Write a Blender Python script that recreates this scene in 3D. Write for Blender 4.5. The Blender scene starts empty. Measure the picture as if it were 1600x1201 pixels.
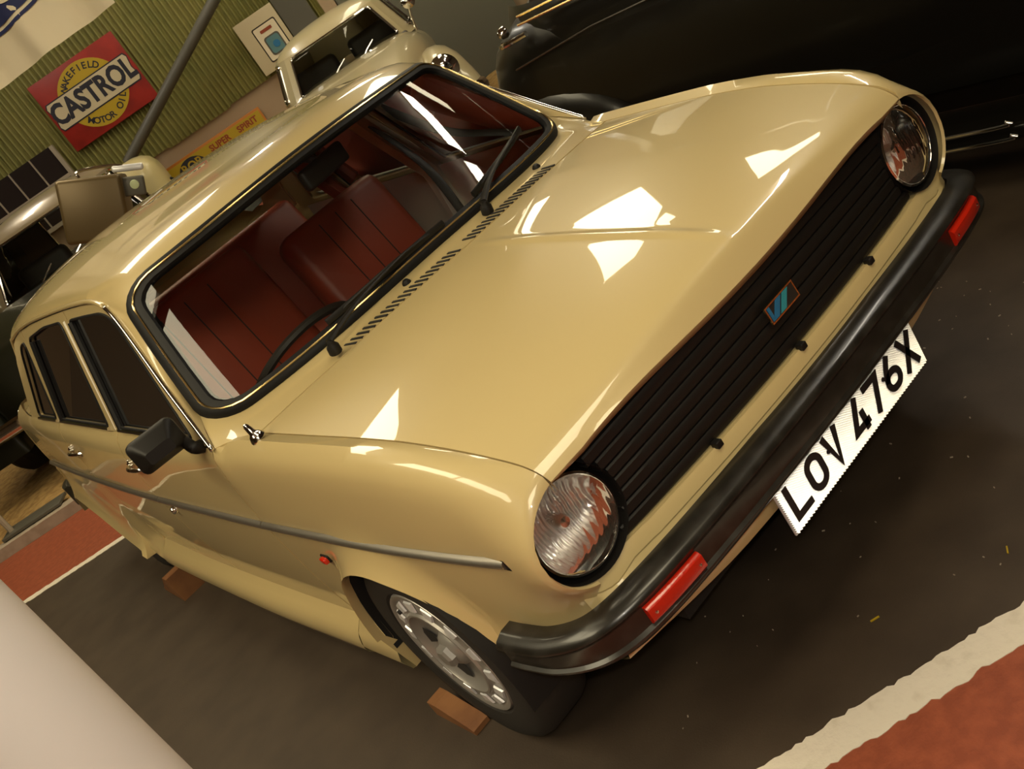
import bpy, bmesh, math, random
import numpy as np
from mathutils import Vector, Matrix
random.seed(4)
SC = bpy.context.scene
COL = SC.collection
R = math.radians

# ------------------------------------------------------------------ camera
CAM = np.array([-1.26737, -2.03487, 1.55778])
YAW, PITCH, ROLL, FPX = R(27.1632), R(21.8714), R(-34.5461), 1657.2
_f = np.array([math.sin(YAW)*math.cos(PITCH), math.cos(YAW)*math.cos(PITCH), -math.sin(PITCH)])
_r = np.cross(_f, [0, 0, 1]); _r /= np.linalg.norm(_r); _u = np.cross(_r, _f)
_r2 = math.cos(ROLL)*_r + math.sin(ROLL)*_u; _u2 = math.cos(ROLL)*_u - math.sin(ROLL)*_r
cd = bpy.data.cameras.new('camera'); cam = bpy.data.objects.new('camera', cd); COL.objects.link(cam)
cd.sensor_width = 36.0; cd.lens = FPX/1600*36.0; cd.clip_start = 0.02; cd.clip_end = 100
cam.matrix_world = Matrix(((_r2[0], _u2[0], -_f[0], CAM[0]), (_r2[1], _u2[1], -_f[1], CAM[1]), (_r2[2], _u2[2], -_f[2], CAM[2]), (0, 0, 0, 1)))
SC.camera = cam
# ------------------------------------------------------------------ world, exposure
w = bpy.data.worlds.new('world'); SC.world = w; w.use_nodes = True
w.node_tree.nodes['Background'].inputs[0].default_value = (1.0, .80, .52, 1)
w.node_tree.nodes['Background'].inputs[1].default_value = 0.05
SC.view_settings.view_transform = 'Standard'; SC.view_settings.look = 'None'
SC.view_settings.exposure = 0.03; SC.view_settings.gamma = 1.0
SC.view_settings.use_curve_mapping = False
SC.cycles.use_denoising = True
SC.cycles.max_bounces = 8; SC.cycles.transparent_max_bounces = 16
SC.cycles.caustics_reflective = False; SC.cycles.caustics_refractive = False
SC.cycles.sample_clamp_indirect = 6.0
TUBE_E, ROOF_E, FLASH_W = 34.0, 9.0, 24.0
WARM = (1.0, .84, .56)
# flash of the camera, a small lamp beside the lens
ld = bpy.data.lights.new('flash', 'POINT'); ld.energy = FLASH_W; ld.color = (1.0, .95, .90); ld.shadow_soft_size = .015
flash = bpy.data.objects.new('flash', ld); COL.objects.link(flash)
flash.location = CAM + .045*_u2 - .02*_r2

# building axes: u along the back wall, v away from the camera; the car stands 30.6 degrees askew
BA = R(30.6)
BU = np.array([math.cos(BA), -math.sin(BA), 0.0]); BV = np.array([math.sin(BA), math.cos(BA), 0.0])
def B(u, v, z=0.0): return BU*u + BV*v + np.array([0, 0, z])

# ------------------------------------------------------------------ materials
def mat(name, color, rough=.5, metal=0.0, coat=0.0, spec=.5, emit=None, estr=0.0, noise=None, bump=None, ior=None, trans=0.0):
    m = bpy.data.materials.new(name); m.use_nodes = True
    nt = m.node_tree; b = nt.nodes['Principled BSDF']
    b.inputs['Base Color'].default_value = (*color, 1)
    b.inputs['Roughness'].default_value = rough; b.inputs['Metallic'].default_value = metal
    b.inputs['Coat Weight'].default_value = coat; b.inputs['Coat Roughness'].default_value = .02
    b.inputs['Specular IOR Level'].default_value = spec
    if ior: b.inputs['IOR'].default_value = ior
    if trans: b.inputs['Transmission Weight'].default_value = trans
    if emit: b.inputs['Emission Color'].default_value = (*emit, 1); b.inputs['Emission Strength'].default_value = estr
    if noise:   # (scale, color2, lo, hi)
        tc = nt.nodes.new('ShaderNodeTexCoord'); n = nt.nodes.new('ShaderNodeTexNoise')
        n.inputs['Scale'].default_value = noise[0]; n.inputs['Detail'].default_value = 6
        r = nt.nodes.new('ShaderNodeValToRGB'); r.color_ramp.elements[0].position = noise[2]; r.color_ramp.elements[1].position = noise[3]
        r.color_ramp.elements[0].color = (*color, 1); r.color_ramp.elements[1].color = (*noise[1], 1)
        nt.links.new(tc.outputs['Object'], n.inputs['Vector']); nt.links.new(n.outputs['Fac'], r.inputs['Fac']); nt.links.new(r.outputs['Color'], b.inputs['Base Color'])
    if bump:    # (scale, strength, distance)
        tc = nt.nodes.new('ShaderNodeTexCoord'); n = nt.nodes.new('ShaderNodeTexNoise'); n.inputs['Scale'].default_value = bump[0]; n.inputs['Detail'].default_value = 4
        bp = nt.nodes.new('ShaderNodeBump'); bp.inputs['Strength'].default_value = bump[1]; bp.inputs['Distance'].default_value = bump[2]
        nt.links.new(tc.outputs['Object'], n.inputs['Vector']); nt.links.new(n.outputs['Fac'], bp.inputs['Height']); nt.links.new(bp.outputs['Normal'], b.inputs['Normal'])
    return m
def glass(name, tint=(.93, .95, .92), ior=1.5, rib=None, gloss=0.0):
    m = bpy.data.materials.new(name); m.use_nodes = True; nt = m.node_tree; nt.nodes.clear()
    o = nt.nodes.new('ShaderNodeOutputMaterial'); mx = nt.nodes.new('ShaderNodeMixShader'); t = nt.nodes.new('ShaderNodeBsdfTransparent'); g = nt.nodes.new('ShaderNodeBsdfGlossy')
    fr = nt.nodes.new('ShaderNodeFresnel'); fr.inputs['IOR'].default_value = ior
    t.inputs['Color'].default_value = (*tint, 1); g.inputs['Roughness'].default_value = gloss
    nt.links.new(fr.outputs[0], mx.inputs[0]); nt.links.new(t.outputs[0], mx.inputs[1]); nt.links.new(g.outputs[0], mx.inputs[2]); nt.links.new(mx.outputs[0], o.inputs['Surface'])
    if rib:
        tc = nt.nodes.new('ShaderNodeTexCoord'); n = nt.nodes.new('ShaderNodeTexWave'); n.inputs['Scale'].default_value = rib[0]; n.bands_direction = 'X'
        bp = nt.nodes.new('ShaderNodeBump'); bp.inputs['Strength'].default_value = rib[1]; bp.inputs['Distance'].default_value = .003
        nt.links.new(tc.outputs['Object'], n.inputs['Vector']); nt.links.new(n.outputs['Fac'], bp.inputs['Height'])
        nt.links.new(bp.outputs['Normal'], g.inputs['Normal']); nt.links.new(bp.outputs['Normal'], fr.inputs['Normal'])
    return m
M = {}
M['paint'] = mat('champagne_paint', (.63, .49, .232), .34, coat=1.0, spec=.35)
M['black'] = mat('black_plastic', (.011, .0095, .008), .5, spec=.3, bump=(300, .15, .001))
M['bumper'] = mat('black_bumper_paint', (.014, .012, .009), .30, coat=.15, noise=(24, (.03, .027, .022), .45, .7))
M['rubber'] = mat('black_rubber', (.007, .0065, .0065), .55, spec=.25)
M['tyre'] = mat('tyre_rubber', (.022, .019, .016), .7, bump=(60, .2, .002))
M['chrome'] = mat('chrome', (.82, .80, .77), .09, metal=1.0)
M['steel'] = mat('brushed_steel', (.50, .47, .42), .28, metal=1.0)
M['trimsteel'] = mat('trim_steel', (.72, .68, .60), .34, metal=1.0)
M['gold'] = mat('bright_strip', (.85, .66, .30), .22, metal=1.0)
M['glass'] = glass('window_glass')
M['lens'] = glass('lamp_glass', (.96, .96, .95), 1.5, gloss=.03)
def scatter(m, share, rough):
    # fluted lamp glass: part of the light is scattered by the moulded prisms
    nt = m.node_tree; o = [n for n in nt.nodes if n.type == 'OUTPUT_MATERIAL'][0]; src = o.inputs['Surface'].links[0].from_socket
    g = nt.nodes.new('ShaderNodeBsdfGlossy'); g.inputs['Roughness'].default_value = rough; g.inputs['Color'].default_value = (.95, .93, .90, 1)
    tc = nt.nodes.new('ShaderNodeTexCoord'); n = nt.nodes.new('ShaderNodeTexNoise'); n.inputs['Scale'].default_value = 70; n.inputs['Detail'].default_value = 3
    mp = nt.nodes.new('ShaderNodeMapping'); mp.inputs['Scale'].default_value = (2.2, 1, .35); bp = nt.nodes.new('ShaderNodeBump'); bp.inputs['Strength'].default_value = 1.0; bp.inputs['Distance'].default_value = .012
    nt.links.new(tc.outputs['Object'], mp.inputs['Vector']); nt.links.new(mp.outputs['Vector'], n.inputs['Vector']); nt.links.new(n.outputs['Fac'], bp.inputs['Height']); nt.links.new(bp.outputs['Normal'], g.inputs['Normal'])
    mx = nt.nodes.new('ShaderNodeMixShader'); mx.inputs[0].default_value = share; nt.links.new(src, mx.inputs[1]); nt.links.new(g.outputs[0], mx.inputs[2]); nt.links.new(mx.outputs[0], o.inputs['Surface'])
scatter(M['lens'], .12, .10)
M['reflector'] = mat('lamp_reflector', (.98, .96, .93), .30, metal=1.0)
def ribbed(m, scale, strength, dist):
    nt = m.node_tree; tc = nt.nodes.new('ShaderNodeTexCoord'); n = nt.nodes.new('ShaderNodeTexWave'); n.inputs['Scale'].default_value = scale; n.inputs['Distortion'].default_value = 5; n.inputs['Detail'].default_value = 2; n.inputs['Detail Scale'].default_value = .6
    bp = nt.nodes.new('ShaderNodeBump'); bp.inputs['Strength'].default_value = strength; bp.inputs['Distance'].default_value = dist
    nt.links.new(tc.outputs['Object'], n.inputs['Vector']); nt.links.new(n.outputs['Fac'], bp.inputs['Height']); nt.links.new(bp.outputs['Normal'], nt.nodes['Principled BSDF'].inputs['Normal'])
ribbed(M['reflector'], 34, .8, .006)
M['amber'] = mat('red_orange_lens', (.62, .018, .004), .22, coat=.5, bump=(160, .3, .002))
M['silver'] = mat('silver_paint', (.42, .40, .37), .35, metal=.55)
M['bright'] = mat('bright_silver', (.80, .80, .82), .30, metal=.3)
M['slotdark'] = mat('dark_slot', (.02, .018, .016), .7)
M['plate'] = mat('plate_white', (.96, .96, .97), .35, spec=.3)
M['retro'] = mat('retro_sheet', (.97, .97, .98), .36, metal=1.0)
M['plateink'] = mat('plate_black', (.012, .010, .012), .4)
M['seat'] = mat('red_vinyl', (.33, .052, .022), .45, bump=(14, .2, .01))
M['trimcloth'] = mat('beige_trim', (.78, .72, .60), .7)
M['darktrim'] = mat('dark_trim', (.020, .017, .014), .55)
M['under'] = mat('underbody_black', (.008, .007, .006), .8)
M['wood'] = mat('pine_wood', (.30, .13, .045), .7, noise=(9, (.20, .08, .03), .4, .65))
M['asphalt'] = mat('dark_floor', (.046, .030, .018), .62, noise=(7, (.066, .045, .028), .35, .7), bump=(240, .25, .002))
M['redfloor'] = mat('red_floor_paint', (.27, .062, .026), .55, noise=(30, (.35, .085, .036), .4, .65), bump=(160, .4, .003))
M['line'] = mat('white_line_paint', (.78, .70, .58), .7, noise=(22, (.66, .58, .46), .55, .75), bump=(45, .6, .006))
M['kerb'] = mat('kerb_stone', (.42, .34, .26), .8, noise=(15, (.33, .26, .19), .4, .7))
M['chips'] = mat('wood_chips', (.42, .26, .09), .9, noise=(20, (.28, .16, .05), .4, .6))
M['green'] = mat('green_wall_paint', (.23, .205, .055), .5, noise=(3, (.18, .175, .045), .4, .7))
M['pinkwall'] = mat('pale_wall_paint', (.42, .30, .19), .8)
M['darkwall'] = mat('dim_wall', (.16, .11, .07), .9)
M['ceil'] = mat('ceiling_sheet', (.34, .30, .24), .7)
M['beam'] = mat('roof_beam', (.06, .055, .045), .5)
M['grey'] = mat('grey_steel_paint', (.10, .092, .072), .45)
M['tube'] = mat('lamp_tube', (1, 1, 1), .5, emit=(1.0, .93, .78), estr=TUBE_E)
M['rooflight'] = mat('roof_light_sheet', (.9, .9, .9), .5, emit=(1.0, .87, .58), estr=ROOF_E)
M['signred'] = mat('sign_red', (.36, .022, .014), .4, noise=(5, (.22, .014, .010), .4, .75))
M['signyellow'] = mat('sign_yellow', (.50, .34, .02), .4)
M['signorange'] = mat('sign_orange', (.52, .18, .02), .4)
M['signcream'] = mat('sign_cream', (.62, .52, .33), .45)
M['signink'] = mat('sign_ink', (.018, .018, .03), .5)
M['signletter'] = mat('sign_red_letter', (.30, .05, .015), .5)
M['winframe'] = mat('window_frame_paint', (.40, .33, .24), .6)
M['winpane'] = mat('dark_pane', (.030, .022, .020), .15)
M['post'] = mat('white_post_paint', (.68, .63, .56), .45)
M['cloth'] = mat('white_cloth', (.80, .70, .52), .9)
M['blue'] = mat('banner_blue', (.022, .030, .11), .8)
M['boardgrey'] = mat('grey_green_board', (.135, .13, .095), .6)
M['blackpaint'] = mat('black_car_paint', (.005, .0042, .0032), .30, coat=.08, spec=.3)
M['brownpaint'] = mat('dark_brown_paint', (.030, .017, .006), .3, coat=.3)
M['beigepaint'] = mat('pale_beige_paint', (.44, .37, .22), .3, coat=.8)
M['silverroof'] = mat('silver_beige_paint', (.30, .235, .15), .3, metal=.2, coat=.6)
M['creampaint'] = mat('cream_paint', (.60, .50, .24), .35, coat=.5)
M['darkgreen'] = mat('dark_green_paint', (.008, .008, .004), .35, coat=.1, spec=.3)
M['tanmetal'] = mat('tan_metal', (.13, .088, .036), .38, metal=.35)
M['palegreen'] = mat('pale_green_button', (.62, .70, .42), .4)
M['bluegreen'] = mat('picture_blue', (.10, .22, .24), .5)
M['badgeblue'] = mat('badge_blue', (.02, .16, .34), .35)
M['badgeteal'] = mat('badge_teal', (.03, .30, .36), .35)

# ------------------------------------------------------------------ mesh helpers
def obj(name, verts, faces, m, parent=None, smooth=True, angle=None):
    me = bpy.data.meshes.new(name); me.from_pydata([tuple(map(float, v)) for v in verts], [], faces); me.validate()
    me.materials.append(m)
    if smooth:
        me.polygons.foreach_set('use_smooth', [True]*len(me.polygons))
        if angle: me.set_sharp_from_angle(angle=R(angle))
    me.update()
    o = bpy.data.objects.new(name, me); COL.objects.link(o)
    if parent is not None:
        o.parent = parent
        o.matrix_parent_inverse = world_of(parent).inverted()
    return o
def world_of(o):
    m = o.matrix_basis.copy()
    if o.parent is not None: m = world_of(o.parent) @ o.matrix_parent_inverse @ m
    return m
def empty(name, label, cat, loc=(0, 0, 0), rotz=0.0, group=None):
    o = bpy.data.objects.new(name, None); COL.objects.link(o); o.location = loc; o.rotation_euler = (0, 0, rotz)
    o.empty_display_size = .1; return tag(o, label, cat, group)
def tag(o, label, cat, group=None):
    o['label'] = label; o['category'] = cat
    if group: o['group'] = group
    return o
def struct(o): o['kind'] = 'structure'; return o
class MB:
    def __init__(s): s.v = []; s.f = []
    def add(s, v, f):
        n = len(s.v); s.v += [tuple(map(float, p)) for p in v]; s.f += [[i+n for i in q] for q in f]; return s
    def build(s, name, m, parent=None, smooth=True, angle=35): return obj(name, s.v, s.f, m, parent, smooth, angle)
def gridm(P, flip=False, closeu=False, closev=False, skip=None):
    P = np.asarray(P); n, k = P.shape[:2]; f = []
    for i in range(n if closeu else n-1):
        for j in range(k if closev else k-1):
            if skip and skip(i, j): continue
            a, b, c, d = i*k+j, ((i+1) % n)*k+j, ((i+1) % n)*k+(j+1) % k, i*k+(j+1) % k
            f.append([a, d, c, b] if flip else [a, b, c, d])
    return P.reshape(-1, 3).tolist(), f
def grid(name, P, m, parent=None, flip=False, closeu=False, closev=False, angle=None):
    v, f = gridm(P, flip, closeu, closev); return obj(name, v, f, m, parent, True, angle)
def frame(path, up=(0, 0, 1), closed=False):
    P = np.asarray(path, float); n = len(P); out = []
    for i in range(n):
        t = (P[(i+1) % n]-P[i-1]) if closed or 0 < i < n-1 else (P[1]-P[0] if i == 0 else P[-1]-P[-2])
        t = t/np.linalg.norm(t); a = np.cross(t, up)
        if np.linalg.norm(a) < 1e-4: a = np.cross(t, (1, .01, 0))
        a /= np.linalg.norm(a); b = np.cross(a, t); out.append((P[i], a, b, t))
    return out
def sweepm(path, prof, up=(0, 0, 1), closed=False, caps=True, scale=None):
    fr = frame(path, up, closed); n = len(fr); k = len(prof); v = []; f = []
    for i, (p, a, b, t) in enumerate(fr):
        s = 1 if scale is None else scale[i]
        for q in prof: v.append(p+a*q[0]*s+b*q[1]*s)
    for i in range(n if closed else n-1):
        for j in range(k):
            f.append([i*k+j, i*k+(j+1) % k, ((i+1) % n)*k+(j+1) % k, ((i+1) % n)*k+j])
    if caps and not closed: f.append(list(range(k))[::-1]); f.append([(n-1)*k+j for j in range(k)])
    return v, f
def circ(r, n=8, ry=None): return [(r*math.cos(2*math.pi*i/n), (ry or r)*math.sin(2*math.pi*i/n)) for i in range(n)]
def tube(name, path, r, m, parent=None, n=8, closed=False, up=(0, 0, 1), scale=None, ry=None):
    v, f = sweepm(path, circ(r, n, ry), up, closed, True, scale); return obj(name, v, f, m, parent, True, 40)
def boxm(c, s, ax=None, bev=0.0):
    """box with centre c, full sizes s, axes ax (rows); bev chamfers all edges"""
    ax = np.eye(3) if ax is None else np.asarray(ax, float); c = np.asarray(c, float)
    hx, hy, hz = [q/2 for q in s]
    if bev <= 0:
        v = [c+ax[0]*x*hx+ax[1]*y*hy+ax[2]*z*hz for x in (-1, 1) for y in (-1, 1) for z in (-1, 1)]
        return v, [[0, 1, 3, 2], [4, 6, 7, 5], [0, 4, 5, 1], [2, 3, 7, 6], [0, 2, 6, 4], [1, 5, 7, 3]]
    bm = bmesh.new(); bmesh.ops.create_cube(bm, size=1.0)
    for q in bm.verts: q.co = Vector((q.co.x*s[0], q.co.y*s[1], q.co.z*s[2]))
    bmesh.ops.bevel(bm, geom=list(bm.edges), offset=bev, segments=3, affect='EDGES', profile=.5)
    bm.verts.index_update()
    v = [c+ax[0]*q.co.x+ax[1]*q.co.y+ax[2]*q.co.z for q in bm.verts]; f = [[x.index for x in p.verts] for p in bm.faces]; bm.free()
    return v, f
def box(name, c, s, m, parent=None, ax=None, bev=0.0):
    v, f = boxm(c, s, ax, bev); return obj(name, v, f, m, parent, bev > 0, 40)
def lathem(prof, c, axis, n=32, up=(0, 0, 1), arc=(0, 2*math.pi)):
    """prof: list of (radius, along axis)"""
    axis = np.asarray(axis, float); axis /= np.linalg.norm(axis); a = np.cross(up, axis); a /= np.linalg.norm(a); b = np.cross(axis, a)
    full = abs(arc[1]-arc[0]-2*math.pi) < 1e-6
    P = [[np.asarray(c)+axis*h+(a*math.cos(t)+b*math.sin(t))*r for (r, h) in prof] for t in np.linspace(arc[0], arc[1], n, endpoint=not full)]
    return gridm(P, closeu=full)
def lathe(name, prof, c, axis, m, parent=None, n=32, angle=40, **k):
    v, f = lathem(prof, c, axis, n, **k); return obj(name, v, f, m, parent, True, angle)
def fill2d(loops):
    """triangulates outline loops[0] with holes loops[1:], all 2D"""
    bm = bmesh.new(); es = []
    for L in loops:
        vs = [bm.verts.new((p[0], p[1], 0)) for p in L]
        for i in range(len(vs)): es.append(bm.edges.new((vs[i], vs[(i+1) % len(vs)])))
    bmesh.ops.triangle_fill(bm, use_beauty=True, use_dissolve=False, edges=es, normal=(0, 0, 1))
    bm.verts.index_update(); v = [tuple(q.co) for q in bm.verts]; f = [[q.index for q in p.verts] for p in bm.faces]; bm.free(); return v, f
def slab2d(loops, place, thick):
    """extruded 2D region; place(p, h) maps 2D to 3D at height h"""
    v, f = fill2d(loops); n = len(v); V = [place(p, 0) for p in v]+[place(p, thick) for p in v]
    F = [q for q in f]+[[i+n for i in q[::-1]] for q in f]; k = 0
    for L in loops:
        m_ = len(L)
        for i in range(m_): a, b = k+i, k+(i+1) % m_; F.append([a, b, b+n, a+n])
        k += m_
    return V, F
def pchip(x, y):
    x = np.asarray(x, float); y = np.asarray(y, float); h = np.diff(x); d = np.diff(y)/h; m = np.zeros_like(x)
    for i in range(1, len(x)-1):
        if d[i-1]*d[i] > 0: w1 = 2*h[i]+h[i-1]; w2 = h[i]+2*h[i-1]; m[i] = (w1+w2)/(w1/d[i-1]+w2/d[i])
    m[0] = d[0]; m[-1] = d[-1]
    def g(t):
        t = float(min(max(t, x[0]), x[-1])); i = int(min(max(np.searchsorted(x, t)-1, 0), len(h)-1)); s = (t-x[i])/h[i]
        return float((2*s**3-3*s*s+1)*y[i]+(s**3-2*s*s+s)*h[i]*m[i]+(-2*s**3+3*s*s)*y[i+1]+(s**3-s*s)*h[i]*m[i+1])
    return g
def catmull(P, n=8, closed=False):
    P = np.asarray(P, float); out = []; N = len(P)
    for i in range(N if closed else N-1):
        if closed: a, b, c, d = P[i-1], P[i], P[(i+1) % N], P[(i+2) % N]
        else: a, b, c, d = P[max(i-1, 0)], P[i], P[i+1], P[min(i+2, N-1)]
        for k in range(n):
            t = k/n; out.append(.5*((2*b)+(-a+c)*t+(2*a-5*b+4*c-d)*t*t+(-a+3*b-3*c+d)*t**3))
    if not closed: out.append(P[-1])
    return np.array(out)
def resample(P, n):
    P = np.asarray(P, float); s = np.concatenate([[0], np.cumsum(np.linalg.norm(np.diff(P, axis=0), axis=1))]); t = np.linspace(0, s[-1], n)
    return np.stack([np.interp(t, s, P[:, k]) for k in range(P.shape[1])], 1)
def roundrect(w, h, r, n=5, cx=0, cy=0):
    out = []
    for (sx, sy, a0) in ((1, 1, 0), (-1, 1, 90), (-1, -1, 180), (1, -1, 270)):
        for k in range(n+1):
            a = R(a0+90*k/n); out.append((cx+sx*(w/2-r)+r*math.cos(a), cy+sy*(h/2-r)+r*math.sin(a)))
    return out
def roundpoly(P, r, n=5):
    """rounds the corners of a 2D polygon; r a number or one per corner"""
    P = [np.asarray(p, float) for p in P]; out = []; N = len(P)
    for i in range(N):
        a, b, c = P[i-1], P[i], P[(i+1) % N]; rr = r[i] if hasattr(r, '__len__') else r
        u, w_ = (a-b), (c-b); lu, lw = np.linalg.norm(u), np.linalg.norm(w_); d = min(rr, lu*.48, lw*.48)
        p, q = b+u/lu*d, b+w_/lw*d
        for k in range(n+1): t = k/n; out.append((1-t)**2*p+2*t*(1-t)*b+t*t*q)
    return out
def text(name, body, size, m, parent, mw, extrude=.001, bold=0.0, align='CENTER', sx=1.0, shear=0.0):
    cu = bpy.data.curves.new(name, 'FONT'); cu.body = body; cu.size = size; cu.extrude = extrude; cu.offset = bold; cu.align_x = align; cu.align_y = 'CENTER'; cu.shear = shear; cu.resolution_u = 3
    t = bpy.data.objects.new(name, cu); COL.objects.link(t); dg = bpy.context.evaluated_depsgraph_get(); dg.update()
    me = bpy.data.meshes.new_from_object(t.evaluated_get(dg)); bpy.data.objects.remove(t); bpy.data.curves.remove(cu)
    mw = Matrix(mw)
    me.transform(Matrix.Diagonal((sx, 1, 1, 1))); me.transform(mw); me.materials.clear(); me.materials.append(m)
    o = bpy.data.objects.new(name, me); COL.objects.link(o)
    if parent is not None: o.parent = parent; o.matrix_parent_inverse = world_of(parent).inverted()
    return o
def basis(o, x, y, z):
    return Matrix(((x[0], y[0], z[0], o[0]), (x[1], y[1], z[1], o[1]), (x[2], y[2], z[2], o[2]), (0, 0, 0, 1)))
# ================================================================== the room
def slabuv(name, u0, u1, v0, v1, z0, z1, m, rough=0.0, step=.05):
    n = max(2, int((u1-u0)/step)) if rough else 2
    us = np.linspace(u0, u1, n); rr = random.Random(name)
    def j(): return rr.uniform(-rough, rough)+(rr.uniform(0, rough*1.5) if rr.random() < .2 else 0)
    va = [v0+j() for _ in us]; vb = [v1+j() for _ in us]; V = []; F = []
    for i in range(n): V += [B(us[i], va[i], z0), B(us[i], vb[i], z0), B(us[i], vb[i], z1), B(us[i], va[i], z1)]
    for i in range(n-1):
        a = i*4; b = a+4
        F += [[a+3, b+3, b+2, a+2], [a, a+1, b+1, b], [a, b, b+3, a+3], [a+1, a+2, b+2, b+1]]
    F += [[0, 3, 2, 1], [(n-1)*4+k for k in range(4)]]
    return struct(obj(name, V, F, m, None, False))
VW, ZC = 9.0, 3.7
slabuv('floor', -9, 9, -7, VW+.3, -.12, 0, M['asphalt'])
slabuv('floor_red_front', -6, 9, -3.2, -.925, .0004, .0012, M['redfloor'])
slabuv('floor_red_rear', -7, 9, 2.65, 3.56, .0004, .0012, M['redfloor'])
slabuv('trim_1', -6, 9, -.935, -.852, .0006, .0028, M['line'], .004, .012)
slabuv('trim_2', -7, 9, 2.612, 2.665, .0006, .0028, M['line'], .005, .02)
slabuv('trim_3', -7, 9, 3.56, 3.66, 0, .07, M['kerb'], .003, .1)
# back wall: pale plinth, corrugated sheet above
def wallbox(name, u0, u1, v0, v1, z0, z1, m):
    return struct(slabuv(name, u0, u1, v0, v1, z0, z1, m))
wallbox('wall_back', -9, 9, VW+.05, VW+.3, -.05, ZC, M['pinkwall'])
P = []
for i, u in enumerate(np.arange(-7.0, -.05, .0085)):
    P.append([B(u, VW+.02-.019*math.cos(2*math.pi*u/.058), z) for z in (1.2+.02*((int(u/.75)) % 2), ZC)])
struct(grid('wall_back_sheet', P, M['green']))
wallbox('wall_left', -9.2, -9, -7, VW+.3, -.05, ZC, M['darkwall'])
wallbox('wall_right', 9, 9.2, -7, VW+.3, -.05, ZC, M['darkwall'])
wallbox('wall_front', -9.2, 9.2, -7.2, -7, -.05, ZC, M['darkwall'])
wallbox('ceiling', -9.2, 9.2, -7.2, VW+.3, ZC, ZC+.15, M['ceil'])
wallbox('wall_back_panel', -.02, 1.5, VW-.04, VW+.04, .02, 2.9, M['boardgrey'])
wallbox('trim_4', -.17, -.03, VW-.05, VW+.04, .0, 2.9, M['pinkwall'])
wallbox('trim_5', -.56, -.26, VW-.04, VW+.0, 1.0, 2.3, M['grey'])
for k, v in enumerate((-3.4, -.30, 1.45, 6.3)):
    wallbox('trim_%d' % (6+k), -9, 9, v-.05, v+.05, ZC-.16, ZC-.002, M['beam'])
# window in the back wall
win = struct(bpy.data.objects.new('window_1', None)); COL.objects.link(win)
wu0, wu1, wz0, wz1 = -4.72, -3.2, 1.22, 1.86
def wb(name, u0, u1, z0, z1, v0, v1, m): return box(name, B((u0+u1)/2, (v0+v1)/2, (z0+z1)/2), (u1-u0, v1-v0, z1-z0), m, win, (BU, BV, (0, 0, 1)))
wb('window_frame', wu0-.03, wu0+.01, wz0, wz1, VW-.05, VW+.0, M['winframe']); wb('window_frame', wu1-.01, wu1+.03, wz0, wz1, VW-.05, VW+.0, M['winframe'])
wb('window_frame', wu0, wu1, wz0-.04, wz0, VW-.05, VW+.0, M['winframe'])
wb('transom', wu0, wu1, 1.525, 1.56, VW-.06, VW+.0, M['winframe'])
NP = 6; pw = (wu1-wu0)/NP
for i in range(NP):
    if i: wb('glazing_bar', wu0+i*pw-.007, wu0+i*pw+.007, wz0, wz1, VW-.045, VW-.012, M['winframe'])
    for (a, b) in ((wz0, 1.525), (1.56, wz1)): wb('pane', wu0+i*pw+.007, wu0+(i+1)*pw-.007, a, b, VW-.03, VW-.02, M['winpane'])
# gravel bed of wood chips beyond the kerb
rr = random.Random(3); us = np.linspace(-5, 1.0, 60); vs = np.linspace(3.66, 8.9, 50)
P = [[B(u, v, .035+.02*math.sin(u*5+v*3)+rr.uniform(0, .02)) for v in vs] for u in us]
mb = MB(); v, f = gridm(P, True); mb.add(v, f)
for k in range(5200):
    u, v = rr.uniform(-2.9, -.2), 3.68+1.9*rr.random()**1.5
    a = rr.uniform(0, 6.28); c, s = math.cos(a), math.sin(a); L, W_ = rr.uniform(.012, .032), rr.uniform(.008, .018); z = .055+.02*math.sin(u*5+v*3)+rr.uniform(0, .022); tl = rr.uniform(-.4, .4)
    ax = (np.array([c, s, tl]), np.array([-s, c, rr.uniform(-.4, .4)]), np.array([0, 0, 1.0]))
    p0 = B(u, v, z); mb.add([p0+ax[0]*L*x+ax[1]*W_*y+ax[2]*.004*q for q in (-1, 1) for x, y in ((-1, -1), (1, -.8), (.9, 1), (-.8, .9))], [[4, 5, 6, 7], [0, 1, 5, 4], [1, 2, 6, 5], [2, 3, 7, 6], [3, 0, 4, 7]])
o = mb.build('wood_chip_bed', M['chips'], None, False); o['kind'] = 'stuff'
# ceiling lamps: fluorescent tubes and translucent roof lights
def tube_light(u, v, L, label, alongv=False, z=ZC-.22):
    t = empty('tube_light', label, 'light', B(u, v, z))
    d = BV if alongv else BU; e = BU if alongv else BV
    c = B(u, v, z)
    box('tray', c+np.array([0, 0, .06]), (L+.06, .12, .06), M['winframe'], t, (d, e, (0, 0, 1)), .008)
    tube('lamp_tube', [c-d*L/2, c+d*L/2], .022, M['tube'], t, 10)
    for s in (-1, 1): box('lamp_holder', c+d*s*(L/2+.012), (.024, .045, .075), M['winframe'], t, (d, e, (0, 0, 1)))
    for s in (-1, 1): tube('hanger', [c+d*s*L*.35+np.array([0, 0, .09]), c+d*s*L*.35+np.array([0, 0, ZC-z])], .006, M['grey'], t, 6)
    return t
# ================================================================== the beige hatchback
CAR = empty('hatchback_car', 'champagne beige five-door hatchback car with black grille and bumper in the foreground', 'car', (0, 1.3, 0))
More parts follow.
